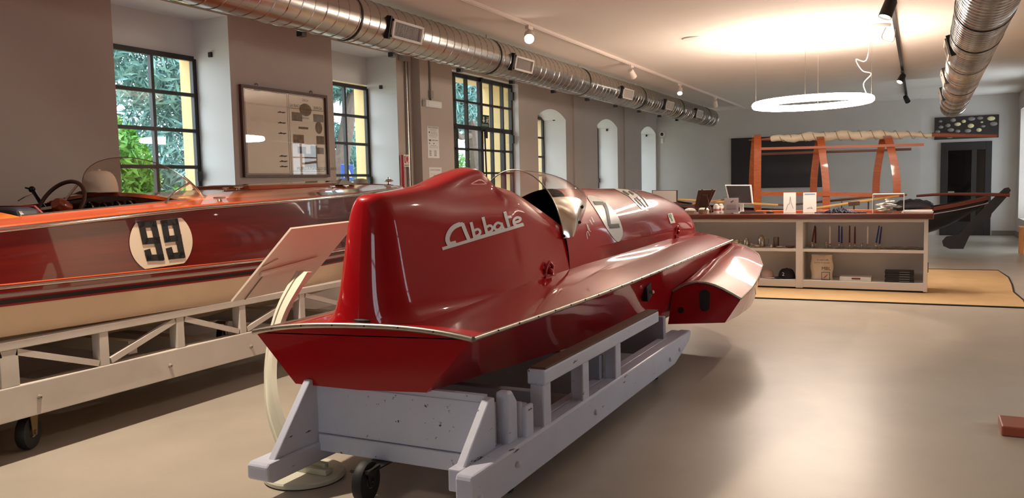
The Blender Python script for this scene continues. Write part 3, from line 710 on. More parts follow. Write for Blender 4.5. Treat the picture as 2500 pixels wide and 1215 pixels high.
# ================================================================== varnished motorboat, number 99
X1 = -5.02
wb_ = thing('wooden_motorboat', 'varnished mahogany motorboat with number 99 on its side, on a cream cart', 'motorboat', (X1, 3.5, 0))
HB = [(-.6, .76), (1.0, .80), (2.5, .82), (4.0, .815), (5.0, .76), (5.8, .64), (6.5, .44), (7.0, .24), (7.35, .06)]
SZ = [(-.6, 1.15), (2.5, 1.228), (3.9, 1.300), (5.5, 1.338), (7.35, 1.40)]
def hb(y): return lerp(HB, y)[0]
def sz(y): return lerp(SZ, y)[0]
YS99 = [-.6+7.95*i/48 for i in range(49)]
def zz(z25, y): return z25 - .019*(max(y, 1.5)-2.5) + .05*max(0, (y-5.2)/2)
def band(zt, zb_, dt=0, db=0, ys=YS99, both=True):
    """strip of hull side; zt/zb_: functions of y, dt/db: inset from the sheer line"""
    mbq = MB()
    for s in ((1, -1) if both else (1,)):
        mbq.grid([[(X1+s*(hb(y)-dt), y, zt(y)), (X1+s*(hb(y)-(dt+db)/2), y, (zt(y)+zb_(y))/2), (X1+s*(hb(y)-db), y, zb_(y))] for y in ys])
    return mbq
ts_mb = band(sz, lambda y: zz(.942, y), 0, .0)
B99 = BVHTree.FromPolygons(ts_mb.v, ts_mb.f)
ts = ts_mb.build('topside', M_MAHOG, wb_, smooth=40)
band(lambda y: zz(.942, y), lambda y: zz(.836, y), .0, .01).build('stripe_ground', mat('boot top white', (214, 196, 186), .4), wb_, smooth=40)
band(lambda y: zz(.880, y), lambda y: zz(.834, y), -.002, .006).build('red_stripe', mat('stripe red', (150, 22, 26), .4), wb_, smooth=40)
band(lambda y: zz(.869, y), lambda y: zz(.846, y), -.005, .001).build('black_stripe', mat('stripe black', (26, 20, 24), .4), wb_, smooth=40)
mbq = MB()
for s in (1, -1):
    mbq.grid([[(X1+s*(hb(y)-.01), y, zz(.836, y)), (X1+s*max(.0, hb(y)-.05), y, zz(.672, y)), (X1+s*max(0, hb(y)-.45), y, zz(.55, y)), (X1, y, zz(.46, y)+.08*max(0, (y-5.5)/1.8))] for y in YS99])
mbq.build('bottom', M_CREAM, wb_, smooth=40)
MB().add([(X1-.76, -.6, 1.15), (X1+.76, -.6, 1.15), (X1+.71, -.6, .69), (X1, -.6, .47), (X1-.71, -.6, .69)], [(0, 1, 2, 3, 4)]).build('stern_board', M_MAHOG, wb_)
for s in (1, -1):
    MB().grid([[(X1+s*(hb(y)), y, zz(.930, y)), (X1+s*(hb(y)+.022), y, zz(.925, y)), (X1+s*(hb(y)+.022), y, zz(.905, y)), (X1+s*hb(y), y, zz(.897, y))] for y in YS99]).build('rub_strake', M_MAHOG, wb_, smooth=30)
    MB().tube([(X1+s*(hb(y)+.018), y, zz(.932, y)) for y in YS99], .006, 6).build('strake_trim', M_CHROME, wb_, smooth=60)
    MB().tube([(X1+s*(hb(y)+.002), y, zz(.946, y)) for y in YS99], .006, 6).build('strake_bead', M_COVER, wb_, smooth=60)
    MB().tube([(X1+s*(hb(y)+.004), y, sz(y)-.006) for y in YS99], .014, 8).build('sheer_trim', M_CHROME, wb_, smooth=60)
for i in range(26):
    y = 2.2+i*.16; MB().ball((X1+hb(y)+.014, y, sz(y)), .004, 6, 4).build('trim_screw', M_CHROME, wb_)
# decks
def dz(y, f): return sz(y)+.010+.085*(1-abs(f)**2.0)*min(1, hb(y)/.6)
YA, YC = 2.80, 3.93
for s in (1, -1):
    MB().grid([[(X1+s*(hb(y)), y, sz(y)), (X1+s*(hb(y)-.012), y, sz(y)+.016), (X1+s*(hb(y)*.90), y, dz(y, .90)), (X1+s*hb(y)*.80, y, dz(y, .80))] for y in YS99]).build('covering_board', M_COVER, wb_, smooth=40)
def deckgrid(y0, y1, n): return [[(X1+hb(y)*.80*u/8, y, dz(y, .8*u/8)) for u in range(-8, 9)] for y in [y0+(y1-y0)*i/n for i in range(n+1)]]
MB().grid(deckgrid(-.6, YA, 16)).build('aft_deck', M_MAHOG_L, wb_, smooth=40)
MB().grid(deckgrid(YC+.02, 7.3, 24)).build('foredeck', M_MAHOG_L, wb_, smooth=40)
for f in (-.5, 0, .5):
    MB().tube([(X1+hb(y)*.8*f, y, dz(y, .8*f)+.001) for y in [4.6+2.6*i/20 for i in range(21)]], .005, 6).build('deck_seam', M_DARKWOOD, wb_)
for s in (1, -1):
    MB().tube([(X1+s*hb(y)*.80, y, dz(y, .8)+.004) for y in [YA+(YC-YA)*i/10 for i in range(11)]], .008, 8).build('coaming_trim', M_CHROME, wb_)
    MB().grid([[(X1+s*hb(y)*.80, y, dz(y, .8)), (X1+s*hb(y)*.78, y, .75)] for y in (YA, (YA+YC)/2, YC)]).build('cockpit_side', M_MAHOG, wb_)
MB().bx(X1-.64, X1+.64, YA, YC, .72, .75).build('cockpit_sole', M_DARKWOOD, wb_)
MB().bx(X1-.64, X1+.64, YA-.01, YA+.01, .75, 1.26).build('aft_bulkhead', M_MAHOG, wb_)
# dashboard with arched top and coaming
arc = [(X1+.64*u/10, dz(YC, .8*u/10)) for u in range(-10, 11)]
db = MB().prism(arc + [(X1+.64, .95), (X1-.64, .95)], 'y', YC-.06, YC-.03).build('dashboard', M_MAHOG, wb_)
MB().grid([[(x, YC-.10+.03*(abs((x-X1)/.64))**2, z-.012) for x, z in arc], [(x, YC-.085, z+.012) for x, z in arc], [(x, YC+.06, z+.008) for x, z in arc]]).build('dash_roll', M_COVER, wb_, smooth=60)
for px, py in ((222, 508), (256, 510), (288, 506), (319, 505)):
    p = at(px, py, Y=YC-.07)
    Mr = Matrix.Rotation(pi/2, 3, 'X')
    g = MB().lathe([(.047, -.005), (.047, .012), (.040, .018), (.039, .010)], p, 24, Mr, cap=False).build('gauge_bezel', M_CHROME, db, smooth=40)
    MB().lathe([(.040, -.002), (.040, .006)], p, 20, Mr).build('gauge_face', M_BLACKGLOSS, db)
# steering wheel
hc = at(148, 503, Y=3.50); nw = V((.10, -.86, .5)).normalized(); e1 = nw.cross(V((0, 0, 1))).normalized(); e2 = e1.cross(nw)
sw = MB().tube([hc+(e1*math.cos(a*pi/24)+e2*math.sin(a*pi/24))*.185 for a in range(48)], .0135, 10, closed=True).build('steering_wheel', M_DARKWOOD, wb_, smooth=60)
spk = MB()
for a in (pi/2+.4, pi/2+.4+2*pi/3, pi/2+.4+4*pi/3): spk.beam(hc, hc+(e1*math.cos(a)+e2*math.sin(a))*.18, .022, .004, nw)
spk.build('spoke', M_CHROME, sw)
MB().lathe([(.05, -.05), (.052, .02), (.035, .045)], hc, 18, Matrix((e1, e2, nw)).transposed()).build('hub', M_COVER, sw, smooth=40)
MB().tube([hc, hc-nw*.45], .026, 10).build('steering_column', mat('brass', (190, 160, 96), .25, 1), wb_)
# lever and wire on the port side, seat
p0, p1 = at(108, 508, Y=3.5), at(78, 462, Y=3.5)
MB().tube([p0, p0.lerp(p1, .6), p1], [.016, .012, .014], 8).ball(p1, .022).tube([p1, at(62, 458, Y=3.45)], .006, 6).build('throttle_lever', M_BLACKGLOSS, wb_, smooth=50)
MB().tube([tuple(q) for q in catmull([tuple(at(85, 472, Y=3.5)), tuple(at(62, 480, Y=3.45)), tuple(at(44, 490, Y=3.4))], 10)], .004, 6).build('lever_wire', M_CHROME, wb_)
def cushion(x0, x1, y0, y1, z0, z1): return MB().prism([(x0, z0), (x1, z0), (x1, z1-.05), (x1-.03, z1-.01), (x1-.09, z1), (x0+.09, z1+.0), (x0+.03, z1-.01), (x0, z1-.05)], 'y', y0, y1)
sb = cushion(X1-.60, X1-.02, 2.84, 2.98, .95, 1.39).build('seat_back', M_DARKVINYL, wb_, bevel=.03, seg=3)
sb2 = cushion(X1+.02, X1+.58, 2.84, 2.98, .95, 1.335).build('seat_back', M_DARKVINYL, wb_, bevel=.03, seg=3)
for s_, x0, x1, z1 in ((sb, X1-.60, X1-.02, 1.39), (sb2, X1+.02, X1+.58, 1.335)):
    MB().tube([(x0, 2.985, 1.0), (x0, 2.985, z1-.05), (x0+.08, 2.985, z1), (x1-.08, 2.985, z1), (x1, 2.985, z1-.05), (x1, 2.985, 1.0)], .008, 8).build('piping', M_PIPING, s_)
MB().bx(X1-.58, X1+.58, 2.98, 3.4, .80, 1.0).build('seat', M_DARKVINYL, wb_, bevel=.03)
# windscreen, two curved halves
cR = at(505, 497, X=-4.42)
def wsb(s):
    x = X1 + (cR.x-X1)*math.cos(pi*s); return V((x, cR.y+.16*math.sin(pi*s), cR.z+.085*math.sin(pi*s)))
def wst(s):
    x = X1 + (cR.x-X1)*math.cos(pi*s)*(1-.05*math.sin(pi*s)); k = math.sin(pi*s)**.75; return V((x, cR.y-.21*k, cR.z+.335*k))
for k in (0, 1):
    MB().grid([[wsb((k+i/16)/2).lerp(wst((k+i/16)/2), j/5) for j in range(6)] for i in range(17)]).build('windscreen_half', M_TINT, wb_, smooth=60)
MB().tube([wst(.01+.98*i/60) for i in range(61)], .003, 6).build('windscreen_rim', M_ALU, wb_, smooth=60)
MB().tube([wsb(.003).lerp(wst(.003), 0)] + [wst(.003+.15*i/8) for i in range(9)], .008, 8).build('windscreen_frame', M_CHROME, wb_, smooth=60)
MB().tube([wsb(.002+.2*i/8)+V((0, 0, .004)) for i in range(9)], .007, 8).build('windscreen_foot', M_CHROME, wb_, smooth=60)
q = wst(.11); f0 = at(405, 508, X=-4.33)
MB().tube([tuple(v) for v in catmull([tuple(f0), tuple(at(408, 490, X=-4.36)), tuple(at(425, 470, X=-4.45)), tuple(q)], 14)], .008, 8).ball(f0, (.03, .05, .012)).build('windscreen_stay', M_CHROME, wb_, smooth=60)
# fittings on the foredeck
def cleat(px, py, x, s=1.0):
    p = at(px, py, X=x); p.z = dz(p.y, (p.x-X1)/hb(p.y))
    MB().tube([p+V((0, -.05*s, .022*s)), p+V((0, 0, .018*s)), p+V((0, .05*s, .022*s))], [.006*s, .01*s, .006*s], 8).lathe([(.018*s, 0), (.008*s, .02*s)], p, 10).build('cleat', M_CHROME, wb_, smooth=50)
cleat(537, 502, -4.30); cleat(583, 477, -4.75); cleat(551, 479, -4.8, .7); cleat(845, 472, -4.6, .8); cleat(812, 474, -4.6, .7); cleat(708, 467, -4.9, .6)
hz = lambda y, x: dz(y, (x-X1)/hb(y))
rows_h = [[(x, y, hz(y, x)+(.03 if 0 < i < 9 and 0 < j < 5 else .002)) for j, x in enumerate((X1-.32, X1-.30, X1-.1, X1+.1, X1+.30, X1+.32))] for i, y in enumerate((4.85, 4.87, 5.0, 5.2, 5.4, 5.6, 5.8, 6.0, 6.18, 6.2))]
MB().grid(rows_h).build('engine_hatch', M_COVER, wb_, smooth=30)
MB().tube([(X1-.3, 4.86, hz(4.86, X1-.3)+.033), (X1+.3, 4.86, hz(4.86, X1+.3)+.033), (X1+.305, 6.19, hz(6.19, X1+.3)+.033)], .006, 6).build('hatch_trim', M_CHROME, wb_)
p = at(828, 466, X=-4.75); p.z = hz(p.y, p.x)
MB().add([p+V((-.12, -.16, .004)), p+V((.12, -.16, .004)), p+V((.1, .16, .004)), p+V((-.1, .16, .004)), p+V((0, .05, .06))], [(0, 1, 4), (1, 2, 4), (2, 3, 4), (3, 0, 4), (0, 3, 2, 1)]).build('deck_vent', M_CHROME, wb_)
p = V((X1, 7.2, dz(7.2, 0)))
MB().lathe([(.035, 0), (.016, .012), (.014, .03), (.05, .04), (.052, .046), (.02, .062)], p, 14).tube([p+V((0, 0, .05)), p+V((0, 0, .085))], .008, 6).build('bow_light', M_CHROME, wb_, smooth=50)
# number 99
def z99(P): return [(x/2.43, 350+y/2.43) for x, y in P]
RND = []
for i in range(97):
    x_ = 392+77*math.cos(i*pi/48); y_ = 590+77*math.sin(i*pi/48); RND.append((x_, min(max(y_, 545-.115*(x_-320)), 657-.15*(x_-350))))
decal([[[(392+(q[0]-392)*k/6, 592+(q[1]-592)*k/6) for q in RND] for k in range(7)]], 'number_roundel', mat('cream roundel', (222, 205, 182), .35), wb_, .004, B99)
def line99(P, w):
    out = []
    for a_, b_ in zip(P, P[1:]):
        dx, dy = b_[0]-a_[0], b_[1]-a_[1]; l = math.hypot(dx, dy); e = w*.45
        a2 = (a_[0]-dx/l*e, a_[1]-dy/l*e); b2 = (b_[0]+dx/l*e, b_[1]+dy/l*e); out.append(ribbon([a2, b2], w, 8))
    return out
n1 = z99([(872, 645), (882, 678), (950, 676), (906, 478), (835, 482), (856, 580), (928, 574)]); n2 = z99([(1000, 634), (1010, 668), (1074, 662), (1034, 464), (968, 472), (986, 568), (1056, 560)])
decal(line99(n1, 15.5)+line99(n2, 15.5), 'racing_number', M_BLACK, wb_, .008, B99)

# cap on the dashboard
p = at(246, 484, Y=YC-.12); p.z = max(p.z, dz(YC, (p.x-X1)/hb(YC))+.012)
def make_cap(name, label, p, yaw, s, M, droop=0.0, group=None):
    r = thing(name, label, 'cap', p, group); Rz = Matrix.Rotation(yaw, 3, 'Z')
    rw = []
    for i in range(9):
        a = i/8*pi/2; rad = math.cos(a)**.55 if i < 8 else .02; z = .115*s*math.sin(a)
        rw.append([p + Rz @ V((.095*s*rad*math.cos(t*pi/10), .082*s*rad*math.sin(t*pi/10), z)) for t in range(20)])
    MB().grid(rw, True, True, True).build('crown', M, r, smooth=60)
    top, bot = [], []
    for i in range(13):
        t = -1.15+2.3*i/12; x, y = math.cos(t), math.sin(t)
        top.append(p + Rz @ V((.088*s*x, .080*s*y, .012*s))); bot.append(p + Rz @ V((.165*s*x**.6 if x > 0 else 0, .088*s*y, .004*s-.012*s*abs(y)+.012*s-droop*s*max(0, x))))
    MB().grid([top, [a_.lerp(b_, .5)+V((0, 0, .006*s)) for a_, b_ in zip(top, bot)], bot]).build('visor', M, r, smooth=60, solid=.004)
    MB().ball(p+V((0, 0, .115*s)), .009*s, 8, 5).build('button', M, r)
    return r
p.z += .004
cp = make_cap('baseball_cap', 'cream cotton baseball cap on the dashboard of the wooden motorboat', p, pi*1.06, 1.28, M_CAP, .022)
# hat on the foredeck
p = at(880, 458, X=-5.2); p.z = dz(p.y, (p.x-X1)/hb(p.y))
ht = thing('straw_hat', 'grey brimmed hat with dark green band beyond the foredeck of the wooden boat', 'hat', p)
M_HAT = mat('hat felt', (178, 166, 152), .85)
MB().lathe([(.14, .012), (.145, .004), (.08, .0), (.078, .03), (.07, .07), (.03, .082)], p, 20).build('hat_body', M_HAT, ht, smooth=50)
MB().lathe([(.081, .006), (.079, .03)], p, 20, cap=False).build('hat_band', mat('hat green', (34, 60, 44), .7), ht)

# ------------------------------------------------------------------ cart under the motorboat
c9 = thing('motorboat_cart', 'cream painted trussed wooden cart with casters under the number 99 motorboat', 'boat trailer', (X1, 3.5, 0))
for xs in (1, -1):
    xo = X1+xs*.80; xi = X1+xs*.72; xa_, xb__ = min(xo, xi), max(xo, xi)
    MB().bx(xa_, xb__, .3, 6.3, .225, .405).build('rail', M_TRAIL99, c9, bevel=.006)
    MB().bx(xa_, xb__, .3, 6.3, .60, .645).build('top_rail', M_TRAIL99, c9, bevel=.004)
    ys_ = []
    for px in (22, 257, 445, 598): ys_.append(at(px, 850, X=X1+.80).y)
    ys_ = [.45, 1.15, 1.85] + ys_ + [ys_[-1]+.62*k for k in (1, 2, 3)]
    for i, y in enumerate(ys_):
        w = .05 if i == 3 else .03
        MB().bx(xa_+.005, xb__-.005, y-w, y+w, .405, .60).build('post', M_TRAIL99, c9, bevel=.004)
    for i, (a_, b_) in enumerate(zip(ys_, ys_[1:])):
        z0, z1 = (.585, .425) if i % 2 else (.425, .585)
        MB().beam((xo-xs*.02, a_+.04, z0), (xo-xs*.02, b_-.04, z1), .03, .035).build('brace', M_TRAIL99, c9)
    for y in (2.78, .8, 5.4): caster(c9, (X1+xs*.62, y, 0), .095, .05, .5, .225, mat('caster bronze', (150, 124, 84), .35, .8))
    for y, z in ((2.74, .32), (3.6, .31), (4.3, .3)): MB().lathe([(.014, 0), (.012, .01), (.004, .014)], (X1+.80, y, z), 8, Matrix.Rotation(pi/2, 3, 'Y')).build('bolt_head', M_TRAIL99, c9)
for y in (.8, 2.78, 4.1, 5.4): MB().bx(X1-.72, X1+.72, y-.05, y+.05, .245, .38).build('cross_beam', M_TRAIL99, c9)
for y in (2.3, 3.4, 4.7): MB().bx(X1-.72, X1+.72, y-.03, y+.03, .42, .50).build('cross_beam', M_TRAIL99, c9)
# ================================================================== writing helper
def write(txt, size, origin, right, up, M, name, parent, th=.001, align='LEFT'):
    cu = bpy.data.curves.new('text', 'FONT'); cu.body = txt; cu.size = size; cu.align_x = align; cu.resolution_u = 2
    o = bpy.data.objects.new('text', cu); COL.objects.link(o)
    bpy.context.view_layer.update()
    me = o.to_mesh(); rt, u_ = V(right).normalized(), V(up).normalized(); n = rt.cross(u_)
    mb = MB(); mb.add([V(origin)+rt*v.co.x+u_*v.co.y+n*th for v in me.vertices], [tuple(p.vertices) for p in me.polygons])
    o.to_mesh_clear(); bpy.data.objects.remove(o); bpy.data.curves.remove(cu)
    return mb.build(name, M, parent, recalc=False)

# ================================================================== things on the window wall
WX = XL
# framed poster
pa, pb = at(587, 205, X=WX+.03), at(805, 432, X=WX+.03)
y0, y1, z0, z1 = pa.y, pb.y, pb.z, pa.z
po = thing('framed_poster', 'large framed sepia museum poster hanging between the two grid windows', 'picture', (WX+.02, (y0+y1)/2, z0))
f = MB()
for q in ((y0, y0+.03, z0, z1), (y1-.03, y1, z0, z1), (y0+.03, y1-.03, z0, z0+.03), (y0+.03, y1-.03, z1-.03, z1)): f.bx(WX+.001, WX+.04, *q)
f.build('frame', M_DARKWOOD, po)
MB().bx(WX+.004, WX+.012, y0+.02, y1-.02, z0+.02, z1-.02).build('paper', mat('old paper', (246, 234, 214), .7, var=.04, vscale=4), po)
MB().bx(WX+.026, WX+.028, y0+.025, y1-.025, z0+.025, z1-.025).build('cover_glass', glass('picture glass', (1, 1, 1), 1.5), po)
M_SEPIA = mat('sepia print', (112, 94, 74), .8, rgb2=(150, 130, 104), vscale=25)
M_INK = mat('ink', (84, 72, 60), .8)
Wd, Hd = y1-y0, z1-z0
def pp(u, v): return (WX+.0135, y0+Wd*u, z1-Hd*v)
pr = MB()
def prect(u0, v0, u1, v1): pr.plate([pp(u0, v0), pp(u1, v0), pp(u1, v1), pp(u0, v1)], .001)
def pell(u, v, ru, rv): pr.plate([pp(u+ru*math.cos(a*pi/10), v+rv*math.sin(a*pi/10)) for a in range(20)], .001)
pell(.735, .20, .075, .075); pell(.895, .40, .045, .075)
for r_ in ((.565, .24, .69, .34), (.83, .24, .96, .33), (.57, .50, .70, .60), (.86, .50, .96, .60), (.62, .64, .72, .72), (.78, .62, .86, .74), (.70, .72, .86, .88), (.64, .405, .76, .43), (.86, .64, .95, .72)): prect(*r_)
pr.build('print', M_SEPIA, po)
ln = MB()
def pline(u0, v0, u1, v1, w=.002): ln.beam(pp(u0, v0), pp(u1, v1), w, .001, (1, 0, 0))
for (u0, v0, u1, v1) in ((.05, .04, .05, .96), (.05, .96, .515, .96), (.515, .04, .515, .96), (.05, .04, .515, .04), (.535, .04, .535, .96), (.535, .04, .97, .04), (.97, .04, .97, .96), (.535, .96, .97, .96), (.55, .93, .95, .93), (.545, .195, .66, .195), (.81, .195, .955, .195)): pline(u0, v0, u1, v1, .004)
for v in (.26, .38, .50, .76, .82, .88): pline(.40, v, .49, v-.005, .010); pline(.42, v-.012, .47, v+.004, .008)
ln.build('print_lines', M_INK, po)
for t, u, v, s in (('LA RACCOLTA', .545, .18, .045), ('BARCA', .84, .18, .045), ('DELLA', .70, .10, .035), ('LARIANA', .67, .31, .035), ('MUSEO A PIANELLO DEL LARIO', .60, .915, .05)):
    write(t, s, pp(u, v), (0, 1, 0), (0, 0, 1), M_INK, 'print_lettering', po)
for y in (y0+.25, y1-.25): MB().tube([(WX+.01, y+.02*math.cos(a*pi/6), z1+.012+.02*math.sin(a*pi/6)) for a in range(7)], .004, 6).build('hanger', M_DARKWOOD, po)

PX = XL+.135                                      # pilaster face
# junction box with conduit, conduit on the pilaster, emergency light
jb = at(988, 133, X=WX+.05)
j = thing('junction_box', 'grey square electrical junction box with conduit running down the wall', 'electrical box', (WX, jb.y, jb.z))
MB().bx(WX, WX+.08, jb.y-.09, jb.y+.09, jb.z-.085, jb.z+.085).build('box', mat('electrical grey', (150, 142, 136), .6), j, bevel=.006)
MB().tube([(WX+.03, jb.y+.05, jb.z-.08), (WX+.03, jb.y+.05, .8)], .016, 8).build('conduit', M_ALU, j)
MB().tube([(WX+.03, jb.y+.09, jb.z-.08), (WX+.03, jb.y+.09, .8)], .012, 8).build('conduit', mat('grey conduit', (120, 114, 110), .6), j)
e0 = at(1057, 255, X=PX+.04)
el = thing('emergency_light', 'white emergency light box with conduit on the pilaster left of the glazed door', 'emergency light', e0)
MB().bx(PX, PX+.07, e0.y-.22, e0.y+.2, e0.z-.045, e0.z+.05).build('housing', M_WHITE, el, bevel=.012)
MB().bx(PX+.07, PX+.075, e0.y-.17, e0.y+.17, e0.z-.035, e0.z+.03).build('diffuser', mat('frosted lens', (240, 240, 238), .3), el)
MB().tube([(PX+.02, e0.y-.02, e0.z+.05), (PX+.02, e0.y-.02, ZC)], .014, 8).bx(PX, PX+.045, e0.y-.05, e0.y+.02, e0.z+.09, e0.z+.19).build('conduit', mat('electrical grey', (150, 142, 136), .6), el)
# notices
def notice(name, label, px0, py0, px1, py1, lines):
    a_, b_ = at(px0, py0, X=PX+.004), at(px1, py1, X=PX+.004)
    n = thing(name, label, 'notice', (PX, (a_.y+b_.y)/2, b_.z))
    MB().bx(PX, PX+.003, a_.y, b_.y, b_.z, a_.z).build('sheet', M_WHITE, n)
    w_, h_ = b_.y-a_.y, a_.z-b_.z; t = MB()
    for (u0, u1, v, th) in lines: t.bx(PX+.003, PX+.0042, a_.y+w_*u0, a_.y+w_*u1, a_.z-h_*(v+th), a_.z-h_*v)
    t.build('printed_lines', mat('grey ink', (110, 106, 104), .8), n)
    return n, a_, w_, h_
L_ = [(.2, .8, .10, .006), (.25, .75, .14, .006), (.12, .22, .17, .05), (.3, .85, .19, .008), (.3, .9, .23, .008), (.15, .9, .27, .006), (.15, .85, .30, .006), (.2, .75, .34, .006), (.12, .3, .42, .05), (.38, .6, .43, .02), (.65, .9, .43, .02), (.12, .2, .52, .04), (.5, .58, .52, .04), (.25, .75, .60, .008), (.12, .9, .64, .005), (.12, .9, .67, .005)]
L_ += [(.12, .3, .76+.028*k, .012) for k in range(7)] + [(.55, .75, .76+.028*k, .012) for k in range(7)]
n1_, a_, w_, h_ = notice('printed_notice', 'tall printed notice sheet on the pilaster under the emergency light', 1043, 307, 1073, 386, L_)
write('PIANO DI EMERGENZA', w_*.085, (PX+.003, a_.y+w_*.08, a_.z-h_*.06), (0, 1, 0), (0, 0, 1), M_INK, 'heading', n1_)
n2_, a_, w_, h_ = notice('information_sheet', 'small printed sheet low on the pilaster just above the red tail fin', 1048, 408, 1079, 440, [(.1, .9, .5, .01), (.35, .55, .6, .12), (.1, .9, .8, .01)])
write('USCITA DI SICUREZZA', w_*.08, (PX+.003, a_.y+w_*.08, a_.z-h_*.25), (0, 1, 0), (0, 0, 1), M_INK, 'heading', n2_)
# fire hose pipe and sign
fp = at(983, 378, X=WX+.05)
fs = thing('fire_hose_sign', 'red fire hose sign on a red pipe at the wall beside the pilaster', 'fire sign', (WX+.04, fp.y, .9))
MB().tube([(WX+.04, fp.y, .8), (WX+.04, fp.y, fp.z)], .022, 10).build('pipe', mat('fire red', (168, 20, 26), .4), fs)
a_, b_ = at(985, 377, X=WX+.04), at(1001, 407, X=WX+.04)
MB().bx(WX+.03, WX+.04, a_.y, b_.y, b_.z, a_.z).build('sign_plate', M_WHITE, fs)
MB().bx(WX+.04, WX+.0425, a_.y+.02, b_.y-.02, b_.z+.05, a_.z-.02).build('sign_field', mat('sign red', (190, 24, 36), .5), fs)
ym = (a_.y+b_.y)/2; zm = (a_.z+b_.z)/2+.02
MB().tube([(WX+.044, ym+.035*math.cos(a*pi/8), zm+.05*math.sin(a*pi/8)) for a in range(16)], .008, 6, closed=True).build('hose_symbol', M_DECAL_W, fs)
write('IDRANTE', .03, (WX+.041, a_.y+.01, b_.z+.012), (0, 1, 0), (0, 0, 1), M_INK, 'lettering', fs)
# camera dome and sensor in the far corner
p = at(1617, 328, Y=YF)
cc = thing('security_camera', 'small white dome security camera high in the far left corner', 'camera', p)
MB().lathe([(.07, 0), (.07, .03), (.05, .05)], p, 18, Matrix.Rotation(pi/2, 3, 'X')).build('mount', M_WHITE, cc)
MB().ball(p+V((0, -.05, 0)), .045).build('dome', M_BLACKGLOSS, cc, smooth=60)
p = at(1617, 343, Y=YF)
tag(MB().bx(p.x-.03, p.x+.03, YF-.04, YF, p.z-.07, p.z+.05).build('motion_sensor', M_WHITE, bevel=.01), 'small white motion sensor below the dome camera', 'sensor')

# ================================================================== ventilation ducts
def duct(name, label, p0, p1, r, bands, grilles, pitch=.15, gside=1):
    p0, p1 = V(p0), V(p1); d = (p1-p0).normalized(); L = (p1-p0).length
    side = d.cross(V((0, 0, 1))).normalized(); up = side.cross(d)
    o = thing(name, label, 'air duct', p0)
    Mx = Matrix((side, up, d)).transposed()
    MB().lathe([(r, 0), (r, L-.03), (r*.97, L-.005), (r*.9, L)], p0, 40, Mx).build('pipe', M_GALV, o, smooth=40)
    n = int(L/pitch*22); pts = []
    for i in range(n+1):
        t = i/22*2*pi; pts.append(p0 + d*(i/n*L) + (side*math.cos(t)+up*math.sin(t))*(r+.0008))
    MB().tube(pts, .0045, 5).build('spiral_seam', M_GALV, o, smooth=60)
    for y in bands:
        k = (y-p0.y)/d.y; c = p0+d*k
        MB().lathe([(r+.002, -.012), (r+.007, -.010), (r+.007, .010), (r+.002, .012)], c, 40, Mx, cap=False).build('clamp_band', M_BLACKMETAL, o, smooth=40)
        if c.z+r < ZC: MB().tube([c+V((0, 0, r)), (c.x, c.y, ZC)], .006, 6).build('hanger_rod', M_ALU, o)
    for y, ang in grilles:
        k = (y-p0.y)/d.y; c = p0+d*k; ra = side*math.cos(ang)+up*math.sin(ang); ta = d.cross(ra)
        c = c+ra*(r*.93); hw, hh = .26, .085; F = Matrix((d, ta, ra)).transposed()
        def fb(u0, u1, v0, v1, w0, w1): return (c+d*(u0+u1)/2+ta*(v0+v1)/2+ra*(w0+w1)/2, (u1-u0, abs(v1-v0), w1-w0), F)
        g = MB()
        for q in ((-hw, hw, hh-.022, hh), (-hw, hw, -hh, -hh+.022), (-hw, -hw+.03, -hh, hh), (hw-.03, hw, -hh, hh)): g.box(*fb(*q, -.04, .05))
        go = g.build('grille_frame', mat('grille white', (214, 206, 198), .5), o)
        MB().box(*fb(-hw-.035, -hw-.004, -hh-.02, hh+.02, -.05, .035)).build('grille_gasket', M_BLACK, go)
        MB().box(*fb(-hw+.02, hw-.02, -hh+.015, hh-.015, -.03, .02)).build('grille_back', M_BLACK, go)
        sl = MB()
        for i in range(24): u = -hw+.035+(2*hw-.07)*i/23; sl.box(*fb(u-.0025, u+.0025, -hh+.02, hh-.02, .021, .027))
        sl.build('grille_slats', mat('grille white', (214, 206, 198), .5), go)
    return o
LXd, LZd = -4.66, 2.935
ys_b = [at(840, 40, X=LXd).y, at(1187, 90, X=LXd).y, at(1412, 200, X=LXd).y, at(1552, 240, X=LXd).y, at(1648, 270, X=LXd).y, at(1722, 290, X=LXd).y-.3]
gy = [at(990, 68, X=LXd+.2).y, at(1275, 152, X=LXd+.2).y, at(1530, 228, X=LXd+.2).y, at(1632, 258, X=LXd+.2).y, at(1705, 282, X=LXd+.2).y]
dl = duct('air_duct', 'long spiral galvanised air duct running along the window wall', (LXd, 2.0, LZd), (LXd, 20.6, LZd), .205, ys_b, [(y, -.22) for y in gy])
for y in [5.6+1.35*i for i in range(10)]:
    MB().bx(LXd-.12, LXd-.06, y-.03, y+.03, LZd-.235, LZd-.19).build('bracket', M_BLACKMETAL, dl)
dr_ = duct('air_duct', 'shorter spiral galvanised air duct at the upper right near the end wall', (.43, 5.0, 2.76), (.53, 17.2, 2.67), .215, [7.6, 8.8, 10.5, 13, 15.5], [(9.6, pi+.25), (12.2, pi+.25), (14.6, pi+.25)], .11)

